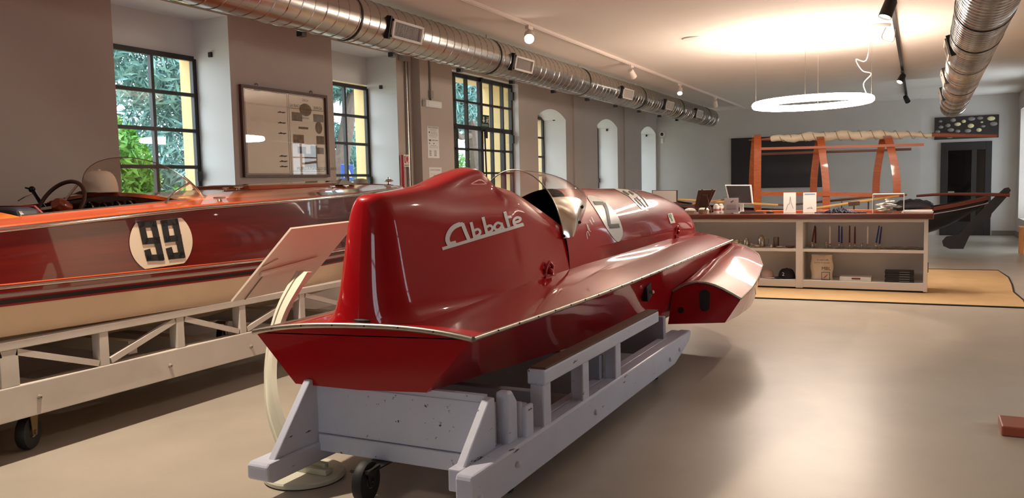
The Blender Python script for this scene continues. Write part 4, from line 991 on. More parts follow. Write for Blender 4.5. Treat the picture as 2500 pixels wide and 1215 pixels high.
# ================================================================== lighting
M_TRACK = mat('track white', (226, 212, 202), .5)
M_TRACKB = mat('track black', (30, 26, 24), .5)
t1 = tag(MB().bx(-3.935, -3.895, -2.5, 21.0, ZC-.035, ZC-.002).bx(-3.922, -3.908, -2.5, 21.0, ZC-.042, ZC-.035).build('lighting_track', M_TRACK), 'long white ceiling track for spotlights above the red boat', 'lighting track')
t2 = tag(MB().bx(-.30, -.26, 6.0, 20.3, ZC-.035, ZC-.002).build('lighting_track', M_TRACKB), 'thin dark ceiling track near the ring lamp', 'lighting track')
M_LENS = emit('spot lens', (1, .90, .74), 22.0)
M_LENS_OFF = mat('dark lens', (40, 34, 32), .3)
def spotlight(label, x, y, aim, on=True, W_=SPOT_W, M=M_TRACK, size=1.0, ang=70, group='track spotlights', blend=.35):
    top = V((x, y, ZC-.04)); r = thing('track_spotlight', label, 'spotlight', top, group)
    MB().bx(x-.022, x+.022, y-.06, y+.06, ZC-.075, ZC-.036).build('adapter', M, r, bevel=.004)
    piv = V((x, y, ZC-.14)); d = (V(aim)-piv).normalized(); e = d.cross(V((0, 1, .01))).normalized(); g = e.cross(d)
    F = Matrix((e, g, d)).transposed()
    MB().tube([(x, y, ZC-.075), (x, y, ZC-.14)], .012, 8).ball(piv, .02).build('stem', M, r)
    k = size
    MB().lathe([(.035*k, -.06*k), (.045*k, -.04*k), (.048*k, .085*k), (.043*k, .085*k), (.040*k, .06*k)], piv+d*.02, 22, F, cap=False).lathe([(.002, -.062*k), (.036*k, -.06*k)], piv+d*.02, 22, F, cap=False).build('lamp_head', M, r, smooth=40)
    MB().lathe([(.041*k, .07*k), (.041*k, .074*k)], piv+d*.02, 20, F).build('lens', M_LENS if on else M_LENS_OFF, r)
    if on:
        l = bpy.data.lights.new('spot_lamp', 'SPOT'); l.energy = W_; l.color = (1, .85, .68); l.spot_size = math.radians(ang); l.spot_blend = blend; l.shadow_soft_size = .035
        lo = bpy.data.objects.new('spot_lamp', l); COL.objects.link(lo); lo.parent = r
        lo.location = (piv+d*(.02+.10*k)) - V(r.location); lo.rotation_euler = d.to_track_quat('-Z', 'Y').to_euler()
    return r
TX = -3.915
spotlight('white track spotlight above the rear of the hydroplane, out of the photo', TX, 2.96, (-2.5, 3.6, .2), W_=340, ang=112)
spotlight('black track spotlight shining on the wooden motorboat, out of the photo', -.28, 6.3, (-4.2, 3.0, .8), W_=70, ang=60, M=M_TRACKB)
spotlight('glaring white track spotlight nearest the viewer', TX, at(1292, 75, X=TX).y, (-2.2, 4.6, .9), W_=60, size=1.25, ang=55)
spotlight('unlit looking white track spotlight turned away, second along the white track', TX, at(1541, 168, X=TX).y, (-3.4, 14.5, 1.0), W_=40)
spotlight('lit white track spotlight, third along the white track', TX, at(1660, 213, X=TX).y, (-3.4, 12.5, .5), W_=40)
spotlight('white track spotlight nearest the end wall', TX, at(1746, 248, X=TX).y, (-3.9, 19.5, .5), on=False)
spotlight('bright spotlight on the dark track above the ring lamp', -.28, at(2172, 40, X=-.28).y, (-1.2, 8.2, .4), W_=90, M=M_TRACKB, size=1.3)
spotlight('black track spotlight with lit lens pointing at the counter', -.28, at(2203, 180, X=-.28).y, (-1.3, 14.0, .8), W_=70, M=M_TRACKB, size=1.1)
spotlight('black track spotlight last on the dark track', -.28, at(2212, 218, X=-.28).y, (.4, 18.6, 1.5), on=False, M=M_TRACKB, size=1.1)
# ring lamp
rc = (at(1840, 258, Y=11.1)+at(2133, 243, Y=11.1))/2
rl = thing('ring_lamp', 'glowing white ring pendant lamp hanging above the counter', 'pendant lamp', rc)
RR = .69
def rp(a): return V((rc.x+RR*math.cos(a), rc.y+RR*math.sin(a), rc.z+.012*math.cos(a)))
MB().tube([rp(2*pi*i/64) for i in range(64)], .042, 12, closed=True).build('light_ring', emit('ring glow', WARM, RING_STRENGTH), rl, smooth=60)
for a in (pi, -pi/2, .08, pi/2): q = rp(a); MB().tube([q+V((0, 0, .03)), (q.x, q.y, ZC)], .0018, 5).build('suspension_wire', M_ALU, rl)
cv = at(2140, 67, Z=ZC-.02)
MB().lathe([(.15, ZC-.03), (.155, ZC-.02), (.15, ZC)], (cv.x, cv.y, 0), 28).build('ceiling_canopy', M_WHITE, rl, smooth=40)
q = rp(.35)
MB().tube(catmull([tuple(q+V((0, 0, .03))), tuple(at(2108, 205, Y=q.y)), tuple(at(2127, 180, Y=q.y)), tuple(at(2105, 172, Y=q.y)), tuple(at(2090, 145, Y=q.y)), (cv.x-.1, cv.y-.1, ZC-.4), (cv.x-.05, cv.y-.02, ZC-.03)], 40), .006, 6).build('power_cable', M_WHITE, rl, smooth=60)
MB().tube(catmull([(cv.x+.1, cv.y, ZC-.03), (cv.x+.06, cv.y+.02, ZC-.15), (cv.x+.18, cv.y+.02, ZC-.2), (-.28, cv.y, ZC-.06)], 16), .005, 6).build('power_cable', M_ALU, rl)
p = at(1692, 93, Z=ZC)
tag(MB().lathe([(.13, ZC-.014), (.135, ZC-.006), (.13, ZC)], (p.x, p.y, 0), 32).build('ceiling_disc', M_WHITE, smooth=40), 'flat round white disc on the ceiling left of the ring lamp', 'ceiling disc')
# ================================================================== sales counter
CY0, CY1 = 10.82, 11.34
cx0, cx1 = -2.80, .105
co = thing('sales_counter', 'long white open-shelved counter with a mahogany top in the middle of the hall', 'counter', ((cx0+cx1)/2, CY0, 0))
zsh = at(2000, 608, Y=CY0).z; zbt = at(2100, 688, Y=CY0).z; ZTOP = .957
M_CW = mat('counter white', (226, 221, 217), .5)
xm0, xm1 = at(1943, 600, Y=CY0).x, at(1960, 600, Y=CY0).x
for nm, a_, b_ in (('side_panel', cx0, cx0+.07), ('divider', xm0, xm1), ('side_panel', cx1-.045, cx1)): MB().bx(a_, b_, CY0, CY1, .02, .885).build(nm, M_CW, co, bevel=.003)
MB().bx(cx0+.07, cx1-.045, CY1-.03, CY1, .02, .885).build('back_panel', M_CW, co)
for a_, b_ in ((cx0+.07, xm0), (xm1, cx1-.045)):
    MB().bx(a_, b_, CY0+.012, CY1-.03, zsh-.035, zsh).build('shelf', M_CW, co, bevel=.002)
    MB().bx(a_, b_, CY0+.004, CY1-.03, .03, zbt).build('plinth_shelf', M_CW, co, bevel=.002)
    MB().bx(a_, b_, CY0+.006, CY1-.03, .85, .885).build('top_rail', M_CW, co)
MB().bx(cx0+.02, cx1-.02, CY0+.02, CY1-.02, .009, .03).build('plinth', M_BLACK, co)
MB().bx(cx0-.09, cx1+.055, CY0-.05, CY1+.06, .888, ZTOP).build('worktop', M_COUNTERTOP, co, bevel=.012)
MB().box((cx1+.004, CY0+.15, .30), (.01, .03, .12)).build('side_label', M_BLACKMETAL, co)
ds = tag(MB().bx(-1.95, -.32, 11.22, 11.38, ZTOP, ZTOP+.028).build('shelf_board', M_ORANGEWOOD, bevel=.004), 'orange wooden board along the back of the counter top', 'board')
desk = thing('office_desk', 'desk behind the counter mostly hidden by it', 'desk', (-2.4, 12.2, 0))
MB().bx(-3.3, -.4, 11.75, 12.45, .72, .75).build('desk_top', M_ORANGEWOOD, desk)
for x in (-3.25, -.45):
    for y in (11.8, 12.4): MB().bx(x-.03, x+.03, y-.03, y+.03, .009, .72).build('leg', M_ORANGEWOOD, desk)
tag(MB().bx(-3.1, -2.87, 10.9, 11.3, .009, .80).build('dark_pedestal', M_BLACK, bevel=.01), 'black cabinet at the left end of the counter behind the red bow', 'cabinet')

YI = 10.98
def base(px, z, y=YI): p = at(px, 600, Y=y); return V((p.x, y, z))
# candlesticks and candles
M_CR, M_CB, M_CWH = mat('dark red wax', (98, 16, 24), .4), mat('blue wax', (24, 46, 120), .4), mat('white wax', (240, 234, 224), .4)
cand = [(1983, M_CR, 'leftmost dark red taper candle', .03), (1991, M_CR, 'second dark red taper candle from the left', 0), (2017, None, '', 0), (2026, M_CWH, 'left one of the two white taper candles', 0),
        (2048, M_CB, 'leftmost blue taper candle', 0), (2055, M_CB, 'second blue taper candle from the left', 0), (2074, M_CR, 'third dark red taper candle from the left', 0), (2087, M_CR, 'rightmost dark red taper candle', 0),
        (2104, None, '', 0), (2118, M_CWH, 'right one of the two white taper candles', 0), (2139, M_CB, 'third blue taper candle, leaning against its neighbour', .03), (2147, M_CB, 'rightmost blue taper candle', .02)]
for i, (px, M, lab, lean) in enumerate(cand):
    p = base(px, zsh, YI+(.05 if i % 2 else 0)); hh = (.075, .06)[i % 2]
    o = thing('candlestick', ('silver candlestick holding the '+lab) if M else ('empty silver candlestick beside the %s white candle' % ('left' if i < 5 else 'right')), 'candlestick', p, 'candlesticks on the counter shelf')
    MB().lathe([(.042, .002), (.045, .008), (.02, .014), (.008, .022), (.011, hh*.6), (.007, hh*.75), (.017, hh-.008), (.014, hh)], p, 16).build('stick', M_SILVER, o, smooth=50)
    MB().lathe([(.03, 0), (.05, .006), (.052, .009)], p, 16).build('foot_dish', M_SILVER, o, smooth=50)
    if M:
        MB_ = MB().tube([p+V((0, 0, hh-.004)), p+V((lean*.5, 0, hh+.1)), p+V((lean, 0, hh+.20)), p+V((lean*1.05, 0, hh+.215))], [.0105, .0105, .008, .004], 10)
        tag(MB_.build('taper_candle', M, smooth=50), lab+' on the counter shelf', 'candle', 'taper candles on the counter shelf')
for k, (px, dx) in enumerate(((2172, 0), (2190, .03), (2208, .0), (2228, .02), (2246, 0))):
    p = base(px, zsh+.001, YI+.0+.12*(k % 2))
    tag(MB().lathe([(.035, 0), (.06, .008), (.072, .018), (.07, .02), (.055, .012)], p, 22).build('silver_dish', M_SILVER, smooth=50), ('leftmost', 'second from left', 'middle', 'second from right', 'rightmost')[k]+' of five shallow silver dishes on the upper shelf', 'dish', 'silver dishes on the counter shelf')
# left shelf silverware
def pot(name, label, px, prof_, handle=None, spout=None, M=M_SILVER, y=YI):
    p = base(px, zsh, y); o = thing(name, label, 'tableware', p)
    MB().lathe(prof_, p, 18).build('body', M, o, smooth=45)
    if handle: MB().tube(catmull([tuple(p+V(q)) for q in handle], 12), .006, 6).build('handle', M, o, smooth=60)
    if spout: MB().tube([p+V(q) for q in spout], [.014, .009], 8).build('spout', M, o, smooth=60)
    return o
pot('metal_mug', 'wide metal mug with side handle, leftmost on the left upper shelf', 1795, [(.05, 0), (.055, .01), (.055, .1), (.05, .1)], [(.05, 0, .085), (.095, 0, .08), (.09, 0, .03), (.05, 0, .02)])
pot('oil_can', 'slanted silver pourer beside the metal mug', 1822, [(.035, 0), (.042, .02), (.03, .09), (.018, .12)], None, [(-.03, 0, .02), (-.09, 0, .06)])
pot('coffee_pot', 'tall silver coffee pot in the middle of the left shelf', 1859, [(.045, 0), (.05, .02), (.042, .13), (.03, .145), (.01, .16)], [(.04, 0, .12), (.09, 0, .11), (.085, 0, .04), (.04, 0, .03)], y=YI+.05)
pot('sauce_boat', 'small silver sauce boat in front of the coffee pot', 1848, [(.025, 0), (.035, .01), (.045, .04), (.04, .045)], [(-.04, 0, .03), (-.08, 0, .05), (-.06, 0, .01)], y=YI-.06)
pot('tall_tumbler', 'tall dull metal tumbler on the left shelf', 1895, [(.034, 0), (.036, .005), (.036, .13), (.033, .13)], M=mat('pewter', (150, 128, 112), .35, 1), y=YI+.06)
pot('small_bell', 'tiny metal bell on the left shelf beside the tumbler', 1883, [(.028, 0), (.022, .02), (.008, .035), (.006, .05)], y=YI)
pot('silver_bowl', 'low silver bowl in front of the tumbler', 1904, [(.03, 0), (.045, .012), (.055, .03), (.05, .03)], y=YI-.06)
pot('wooden_bowl', 'shallow reddish bowl at the right end of the left shelf', 1929, [(.025, 0), (.05, .01), (.062, .028), (.055, .026)], M=mat('copper bowl', (176, 126, 98), .4, .3), y=YI)
# lower shelf
p = base(1874, zbt, YI); make_cap('baseball_cap', 'faded pink baseball cap on the lower shelf, half hidden by the red sponson', p, pi*1.72, .95, mat('pink cotton', (196, 168, 160), .85))
p = base(1921, zbt, YI); nc = make_cap('baseball_cap', 'navy baseball cap with a white number on the lower left shelf', p, pi*1.12, 1.12, M_NAVY)
write('2', .06, p+V((-.045, -.098, .045)), (1, 0, 0), (0, 0.15, 1), M_DECAL_W, 'cap_number', nc)
# cushion bag
xa_, xb__ = at(1979, 650, Y=YI-.05).x, at(2033, 650, Y=YI-.05).x; zt = at(2005, 622, Y=YI-.05).z
bg_ = thing('printed_pillow', 'cream printed fabric bag standing on the lower shelf', 'bag', ((xa_+xb__)/2, YI, zbt))
rws = []
for i in range(13):
    v = i/12; z = zbt+.002+(zt-zbt)*v; row = []
    for j in range(17):
        u = j/16; e = (math.sin(pi*min(1, max(0, u)))**.5)*(math.sin(pi*(.06+.90*v))**.5); x = xa_+(xb__-xa_)*u+.008*math.sin(9*v+3*u)
        row.append((x, YI-.02-.075*e+.006*math.sin(14*u+5*v), z))
    for j in range(15, 0, -1):
        u = j/16; e = (math.sin(pi*u)**.5)*(math.sin(pi*(.06+.90*v))**.5); row.append((xa_+(xb__-xa_)*u, YI-.02+.07*e, z))
    rws.append(row)
MB().grid(rws, True, True, True).build('fabric', mat('cream fabric', (222, 208, 192), .9, bump=.2, bscale=60), bg_, smooth=60)
M_INKD = mat('dark print', (40, 30, 34), .7)
write('le mani sulle', .028, (xa_+.08, YI-.105, zt-.065), (1, 0, 0), (0, 0, 1), M_INK, 'lettering', bg_); write('barche di pianello', .026, (xa_+.05, YI-.105, zt-.10), (1, 0, 0), (0, 0, 1), M_INK, 'lettering', bg_)
write('MBL', .06, (xa_+.135, YI-.105, zt-.185), (1, 0, 0), (0, 0, 1), M_INKD, 'lettering', bg_)
lg = MB(); lx, lz = xa_+.135, zt-.31
for q in ((lx, lz, lx+.1, lz+.006), (lx, lz, lx+.006, lz+.10), (lx+.094, lz, lx+.1, lz+.10), (lx, lz+.094, lx+.1, lz+.1)): lg.bx(q[0], q[2], YI-.107, YI-.105, q[1], q[3])
lg.build('logo_frame', M_INKD, bg_)
MB().plate([(lx+.015, YI-.106, lz+.02), (lx+.05, YI-.106, lz+.035), (lx+.085, YI-.106, lz+.08), (lx+.05, YI-.106, lz+.055)], .002).build('logo_boat', mat('logo red', (170, 30, 30), .6), bg_)
# white box and black books
a_, b_ = at(2050, 672, Y=YI-.06), at(2127, 683, Y=YI-.06)
wbx = thing('white_box', 'flat white box with a small printed strip on the lower shelf', 'box', (a_.x, YI, zbt))
MB().bx(a_.x, b_.x, YI-.08, YI+.12, zbt+.001, zbt+.052).build('carton', M_WHITE, wbx, bevel=.003)
MB().bx(a_.x+.14, a_.x+.24, YI-.0815, YI-.08, zbt+.02, zbt+.04).build('printed_strip', mat('strip print', (120, 60, 60), .6), wbx)
a_, b_ = at(2160, 672, Y=YI-.06), at(2232, 672, Y=YI-.06)
NB = ('bottom', 'second', 'middle', 'fourth', 'top')
for k in range(5):
    z = zbt+.001+k*.0275
    o = thing('black_book', '%s book of the stack of five black books on the lower shelf' % NB[k] if k not in (1, 3) else '%s book from below in the stack of five black books' % NB[k], 'book', (a_.x, YI, z), 'black books on the lower shelf')
    MB().bx(a_.x+.004*(k % 2), b_.x-.003*(k % 3), YI-.09, YI+.11, z, z+.026).build('cover', mat('book black', (22, 22, 26), .4), o, bevel=.003)
    MB().bx(a_.x+.16, b_.x-.05, YI-.0915, YI-.09, z+.011, z+.016).build('spine_title', mat('spine silver', (150, 152, 160), .4), o)

# ------------------------------------------------------------------ things on the counter top
ZT = ZTOP+.001
def front(px, py, y): return at(px, py, Y=y)
# tabletop easel with picture (seen from behind)
YE = 10.95
e_bl, e_br, e_tr, e_tl = front(1696, 512, YE), front(1728, 512, YE), front(1750, 463, YE+.0), front(1707, 464, YE+.0)
ea = thing('tabletop_easel', 'small dark wooden easel holding a framed picture, seen from behind on the counter', 'easel', (e_bl.x, YE, ZT))
def lean(p, k): return V((p.x, p.y-.05*k, p.z))
P4 = [lean(e_bl, 0)+V((0, 0, .03)), lean(e_br, 0)+V((0, 0, .03)), lean(e_tr, 1), lean(e_tl, 1)]
MB().plate([p+V((0, .012, 0)) for p in P4], .012).build('picture', M_WHITE, ea)
MB().plate(P4, .012).build('backing', M_DARKWOOD, ea)
for u in (.25, .82): MB().beam(P4[0].lerp(P4[1], u)+V((0, -.012, -.03)), P4[3].lerp(P4[2], u)+V((0, -.012, .012)), .018, .016, (0, 1, 0)).build('easel_leg', M_DARKWOOD, ea)
m_ = P4[0].lerp(P4[1], .5).lerp(P4[3].lerp(P4[2], .5), .72)
MB().box(m_+V((0, -.012, 0)), (.07, .02, .03)).build('hinge_block', M_DARKWOOD, ea)
MB().beam(m_+V((.02, -.02, 0)), V((e_br.x+.06, YE-.07, ZT+.008)), .016, .014).build('prop_leg', M_DARKWOOD, ea)
def basket(label, px, y, w, d, h):
    p = at(px, 518, Y=y); p.z = ZT; o = thing('woven_basket', label, 'basket', p)
    ring = lambda s_, z: [p+V((s_*w/2*cx, s_*d/2*sy, z)) for cx, sy in ((-1,-1),(0,-1.05),(1,-1),(1.05,0),(1,1),(0,1.05),(-1,1),(-1.05,0))]
    MB().grid([ring(.8, 0), ring(1, h), ring(.95, h), ring(.76, .01)], True, True, True).build('weave', mat('wicker', (206, 180, 148), .8, var=.3, vscale=60, bump=.6, bscale=120), o)
    MB().grid([ring(.9, h-.006), ring(.7, h+.02), ring(.3, h+.03)], True, False, True).build('contents', mat('white paper bits', (232, 226, 220), .8, var=.15, vscale=50), o)
basket('small wicker basket with paper slips left of the tabletop easel', 1685, 10.92, .15, .12, .045); basket('second wicker basket behind the legs of the tabletop easel', 1718, 11.02, .14, .1, .05)
for k, (px, lab) in enumerate(((1749, 'white printed mug left of its twin behind the acrylic sign'), (1760, 'white printed mug right of its twin behind the acrylic sign'))):
    p = at(px, 515, Y=11.05+.1*k); p.z = ZT; o = thing('printed_mug', lab, 'mug', p, 'mugs on the counter')
    MB().lathe([(.036, 0), (.038, .004), (.038, .1), (.034, .1), (.032, .02)], p, 18).build('cup', M_WHITE, o, smooth=45)
    MB().lathe([(.0385, .03), (.0385, .06)], p, 18, cap=False).build('printed_band', mat('mug print', (150, 90, 80), .5), o)
    MB().tube(catmull([tuple(p+V(q)) for q in ((.036, 0, .08), (.065, 0, .075), (.065, 0, .03), (.036, 0, .025))], 10), .006, 6).build('handle', M_WHITE, o)
    MB().ball(p+V((0, 0, .105)), (.03, .03, .02)).build('wrapped_filling', mat('mug filling', (206, 180, 160), .5), o)
# acrylic sign
M_ACRY = glass('acrylic', (.98, .98, .98), 1.49)
a_, b_ = front(1768, 483, 10.9), front(1803, 519, 10.9)
sg2 = thing('acrylic_sign_holder', 'clear acrylic holder with a printed card standing on the counter', 'sign holder', (a_.x, 10.9, ZT))
MB().bx(a_.x-.02, b_.x+.04, 10.895, 10.899, ZT, a_.z+.02).build('acrylic_sheet', M_ACRY, sg2)
MB().bx(a_.x-.02, b_.x+.04, 10.895, 10.97, ZT, ZT+.004).build('acrylic_foot', M_ACRY, sg2)
MB().bx(a_.x, b_.x, 10.903, 10.906, ZT+.01, a_.z).build('card', mat('sign card', (206, 192, 192), .7), sg2)
t = MB()
for k in range(4): t.bx(a_.x+.03, b_.x-.03, 10.9015, 10.903, a_.z-.10-.018*k, a_.z-.094-.018*k)
t.plate([(a_.x+.08, 10.902, a_.z-.05), (a_.x+.12, 10.902, a_.z-.03), (a_.x+.12, 10.902, a_.z-.045), (a_.x+.09, 10.902, a_.z-.065)], .002).build('printed_lines', mat('card ink', (120, 104, 110), .8), sg2)
# monitors
def monitor(name, label, c4, y, Mf, bez, stand=True, scr=None):
    o = thing(name, label, 'monitor', V((c4[0].x, y, ZT)))
    MB().plate(c4, .03).build('casing', Mf, o, bevel=.004)
    c = sum(c4, V((0, 0, 0)))/4; n_ = (c4[1]-c4[0]).cross(c4[3]-c4[0]).normalized()
    if n_.y > 0: n_ = -n_
    MB().plate([c+(q-c)*bez+n_*.016 for q in c4], .004).build('screen', scr or mat('screen grey', (62, 58, 58), .25), o)
    if stand:
        lo_ = (c4[0]+c4[1])/2; MB().beam(lo_-n_*.02, V((lo_.x, lo_.y+.05, ZT+.0)), .05, .02).box((lo_.x, lo_.y+.05, ZT+.006), (.2, .15, .012)).build('stand', Mf, o)
    return o
ym_ = 11.10
monitor('white_monitor', 'white framed monitor tilted back on the counter left of the wooden arches', [front(1781, 497, ym_), front(1839, 497, ym_), front(1834, 451, ym_), front(1770, 451, ym_)], ym_, M_WHITE, .90)
dm = monitor('dark_monitor', 'black edged monitor showing a pale screen behind the red bow', [at(1594, 494, Y=12.0), at(1654, 494, Y=12.0), at(1654, 464, Y=12.0), at(1592, 464, Y=12.0)], 12.0, M_BLACK, .93, False, mat('pale display', (190, 180, 172), .4))
MB().bx(at(1625, 480, Y=12).x-.04, at(1625, 480, Y=12).x+.04, 12.0, 12.06, .75, 1.15).build('stand', M_BLACK, dm)
# postcards in stands
for px0, px1, lab, blue in ((1913, 1943, 'white map card standing on the counter, the left of two', 0), (1961, 1993, 'white map card with blue heading, the right of two', 1)):
    a_, b_ = front(px0, 470, 11.15), front(px1, 513, 11.15)
    o = thing('map_card', lab, 'card', (a_.x, 11.15, ZT))
    MB().bx(a_.x, b_.x, 11.145, 11.151, ZT, a_.z).build('card', mat('bright card', (244, 242, 236), .6), o)
    MB().bx(a_.x+.02, b_.x-.02, 11.15, 11.2, ZT, ZT+.05).build('card_stand', M_ACRY, o)
    t = MB(); w_, h_ = b_.x-a_.x, a_.z-ZT
    L2 = [(.2, .1), (.35, .4), (.5, .45), (.55, .8), (.62, .5), (.8, .2)] if not blue else [(.3, .2), (.5, .25), (.7, .2), (.6, .3)]
    for (u0, v0), (u1, v1) in zip(L2, L2[1:]): t.beam((a_.x+w_*u0, 11.1435, ZT+h_*v0), (a_.x+w_*u1, 11.1435, ZT+h_*v1), .006, .001, (0, 1, 0))
    t.build('map_lines', mat('map grey', (140, 156, 170), .7), o)
    if blue: MB().bx(a_.x+w_*.1, b_.x-w_*.1, 11.143, 11.1445, a_.z-h_*.1, a_.z-h_*.05).build('heading', mat('heading blue', (120, 160, 200), .7), o)
# lanyards: a tangled heap
rr = random.Random(3); la = MB(); lc = at(2048, 518, Y=10.95); lc.z = ZT
for k in range(70):
    c = lc+V((rr.gauss(0, .13), rr.gauss(0, .03), 0)); a = rr.uniform(0, pi); h = max(.006, .07*math.exp(-((c.x-lc.x)/.13)**2)*rr.uniform(.3, 1))
    d = V((math.cos(a), math.sin(a)*.5, 0))*rr.uniform(.03, .07)
    la.tube([c-d+V((0, 0, .004)), c+V((0, 0, h+.004)), c+d+V((0, 0, .004))], .009, 5)
lo_ = tag(la.build('lanyard_heap', mat('lanyard cloth', (26, 28, 44), .8, rgb2=(80, 80, 100), vscale=40), smooth=60), 'tangled heap of navy and white lanyards on the counter', 'lanyards'); lo_['kind'] = 'stuff'
# acrylic box with folded leaflets
a_, b_ = front(2131, 474, 10.9), front(2206, 521, 10.9)
bxo = thing('acrylic_box', 'clear acrylic box on the right end of the counter', 'box', (a_.x, 10.95, ZT))
x0, x1_, zt_ = a_.x, b_.x, a_.z
for nm, q in (('front_wall', (x0, x1_, 10.90, 10.903, ZT, zt_)), ('back_wall', (x0, x1_, 11.15, 11.153, ZT, zt_)), ('side_wall', (x0, x0+.003, 10.903, 11.15, ZT, zt_)), ('side_wall', (x1_-.003, x1_, 10.903, 11.15, ZT, zt_)), ('floor_plate', (x0+.003, x1_-.003, 10.903, 11.15, ZT, ZT+.003))):
    MB().bx(*q).build(nm, M_ACRY, bxo)
for q0_, q1_ in (((x0, 10.902), (x1_, 10.902)), ((x0, 11.15), (x1_, 11.15)), ((x0, 10.902), (x0, 11.15)), ((x1_, 10.902), (x1_, 11.15))): MB().tube([(*q0_, zt_), (*q1_, zt_)], .0035, 5).build('edge_glint', M_WHITE, bxo)  # white rods added to paint the light caught by the acrylic edges
for q0_ in ((x0, 10.902), (x1_, 10.902), (x0, 11.15), (x1_, 11.15)): MB().tube([(*q0_, ZT), (*q0_, zt_)], .0035, 5).build('edge_glint', M_WHITE, bxo)
for k in range(16):
    u, v = rr.uniform(.2, .8), rr.uniform(.25, .8); z = ZT+.015+.009*k*(1-1.2*abs(u-.5))
    c = V((x0+(x1_-x0)*u, 10.9+.25*v, z)); rt = Matrix.Rotation(rr.uniform(0, 3), 3, 'Z') @ Matrix.Rotation(rr.uniform(-.35, .35), 3, 'X') @ Matrix.Rotation(rr.uniform(-.3, .3), 3, 'Y')
    lf = MB().box(c, (.10, .07, .002), rt).box(c+rt @ V((0, .0, .006)), (.10, .055, .002), rt @ Matrix.Rotation(.2, 3, 'X'))
    tag(lf.build('folded_leaflet', mat('leaflet paper', (236, 232, 226), .7)), 'folded white leaflet in the clear acrylic box', 'leaflet', 'leaflets in the acrylic box')
a_, b_ = front(2205, 515, 10.95), front(2274, 515, 10.95)
for k in range(4): tag(MB().box(((a_.x+b_.x)/2+.01*(k % 2), 11.02+.01*k, ZT+.004+.007*k), (.34-.012*k, .16, .006)).build('brochure', mat('brochure paper', (226, 220, 216), .6)), ('lowest', 'second lowest', 'second highest', 'topmost')[k]+' white brochure of the small stack at the right end of the counter', 'brochure', 'brochures on the counter')
p = at(1880, 512, Y=11.05); p.z = ZT
tag(MB().ball(p+V((0, 0, .008)), (.05, .03, .022), 12, 8).build('computer_mouse', M_BLACK, smooth=60), 'black computer mouse in the middle of the counter', 'mouse')
p = at(1838, 512, Y=11.05); kb = thing('keyboard', 'dark computer keyboard in front of the white monitor', 'keyboard', (p.x, 11.05, ZT))
MB().bx(p.x-.16, p.x+.14, 11.0, 11.1, ZT, ZT+.015).build('body', mat('dark grey plastic', (70, 62, 58), .5), kb, bevel=.004)
MB().bx(p.x-.15, p.x+.13, 11.008, 11.092, ZT+.015, ZT+.02).build('keys', M_BLACK, kb)

# ================================================================== rug, odd wood, chair
rg = thing('tan_rug', 'large tan flat rug with dark edge under the counter', 'rug', (-.8, 11.8, 0))
edge = [(-3.2, 9.80), (1.02, 9.92), (1.05, 10.5), (1.02, 11.2), (1.07, 12.0), (1.10, 12.8), (1.04, 13.68), (-3.2, 13.45)]
MB().prism(edge, 'z', .001, .008).build('pile', mat('tan rug', (194, 162, 118), .95, var=.06, vscale=3, bump=.3, bscale=120), rg)
MB().tube([(x, y, .006) for x, y in edge], .011, 6, closed=True).build('binding', M_BLACK, rg)
ft = thing('wooden_cradle', 'reddish wooden foot of a cradle at the right edge of the floor', 'wooden cradle', (.9, 5.1, 0))
M_FOOT = mat('reddish wood', (150, 78, 56), .45, rgb2=(128, 60, 42), vscale=4)
MB().bx(.415, 1.6, 5.0, 5.24, 0, .055).build('foot', M_FOOT, ft, bevel=.008)
MB().bx(1.2, 1.32, 5.06, 5.18, .055, .9).build('upright', M_FOOT, ft, bevel=.006)
ch = thing('wooden_chair', 'pale orange wooden chair against the right wall near the end', 'chair', (1.75, 16.6, 0))
M_CHAIR = mat('pale orange wood', (214, 150, 96), .5)
for q in ((1.60, 16.45), (1.90, 16.45), (1.60, 16.8), (1.90, 16.8)): MB().bx(q[0]-.02, q[0]+.02, q[1]-.02, q[1]+.02, 0, .45).build('leg', M_CHAIR, ch)
MB().bx(1.57, 1.93, 16.42, 16.83, .45, .48).build('seat', M_CHAIR, ch, bevel=.006)
MB().bx(1.89, 1.93, 16.42, 16.83, .48, .9).build('backrest', M_CHAIR, ch, bevel=.006)

# ================================================================== end wall things
a_, b_ = at(1785, 338, Y=YF-.04), at(2010, 456, Y=YF-.04)
bp_ = thing('black_board', 'large black panel screen on the end wall behind the wooden arches', 'screen', (a_.x, YF-.04, b_.z))
MB().bx(a_.x, b_.x, YF-.05, YF-.004, b_.z, a_.z).build('casing', M_BLACK, bp_, bevel=.006)
MB().bx(a_.x+.02, b_.x-.02, YF-.054, YF-.05, b_.z+.02, a_.z-.02).build('screen', mat('dark screen', (34, 32, 38), .3), bp_)
a_, b_ = at(2282, 287, Y=YF+.08), at(2438, 335, Y=YF+.08)
sb_ = thing('shell_board', 'dark board with mounted fish scales or shells above the dark door', 'display board', (a_.x, YF+.08, b_.z))
MB().bx(a_.x, b_.x, YF+.07, YF+.12, b_.z, a_.z).build('board', mat('dark brown board', (40, 30, 28), .6), sb_)
for px, py, s_ in ((2296, 296, 4), (2327, 293, 6), (2353, 296, 5), (2372, 290, 6), (2393, 288, 5), (2420, 289, 7), (2314, 306, 6), (2338, 303, 6), (2370, 307, 7), (2400, 308, 4), (2426, 302, 7), (2297, 310, 5), (2321, 317, 6), (2338, 320, 5), (2363, 319, 6), (2390, 317, 6), (2289, 321, 5), (2319, 333, 6), (2397, 298, 3)):
    p = at(px, py, Y=YF+.065); k = s_*21/2000
    MB().ball(p, (k*rr.uniform(.8, 1.2), .02, k*.7), 8, 6).build('shell', mat('pale shell', (134, 128, 122), .35) if rr.random() < .7 else mat('bright shell', (216, 206, 160), .3), sb_, smooth=60)

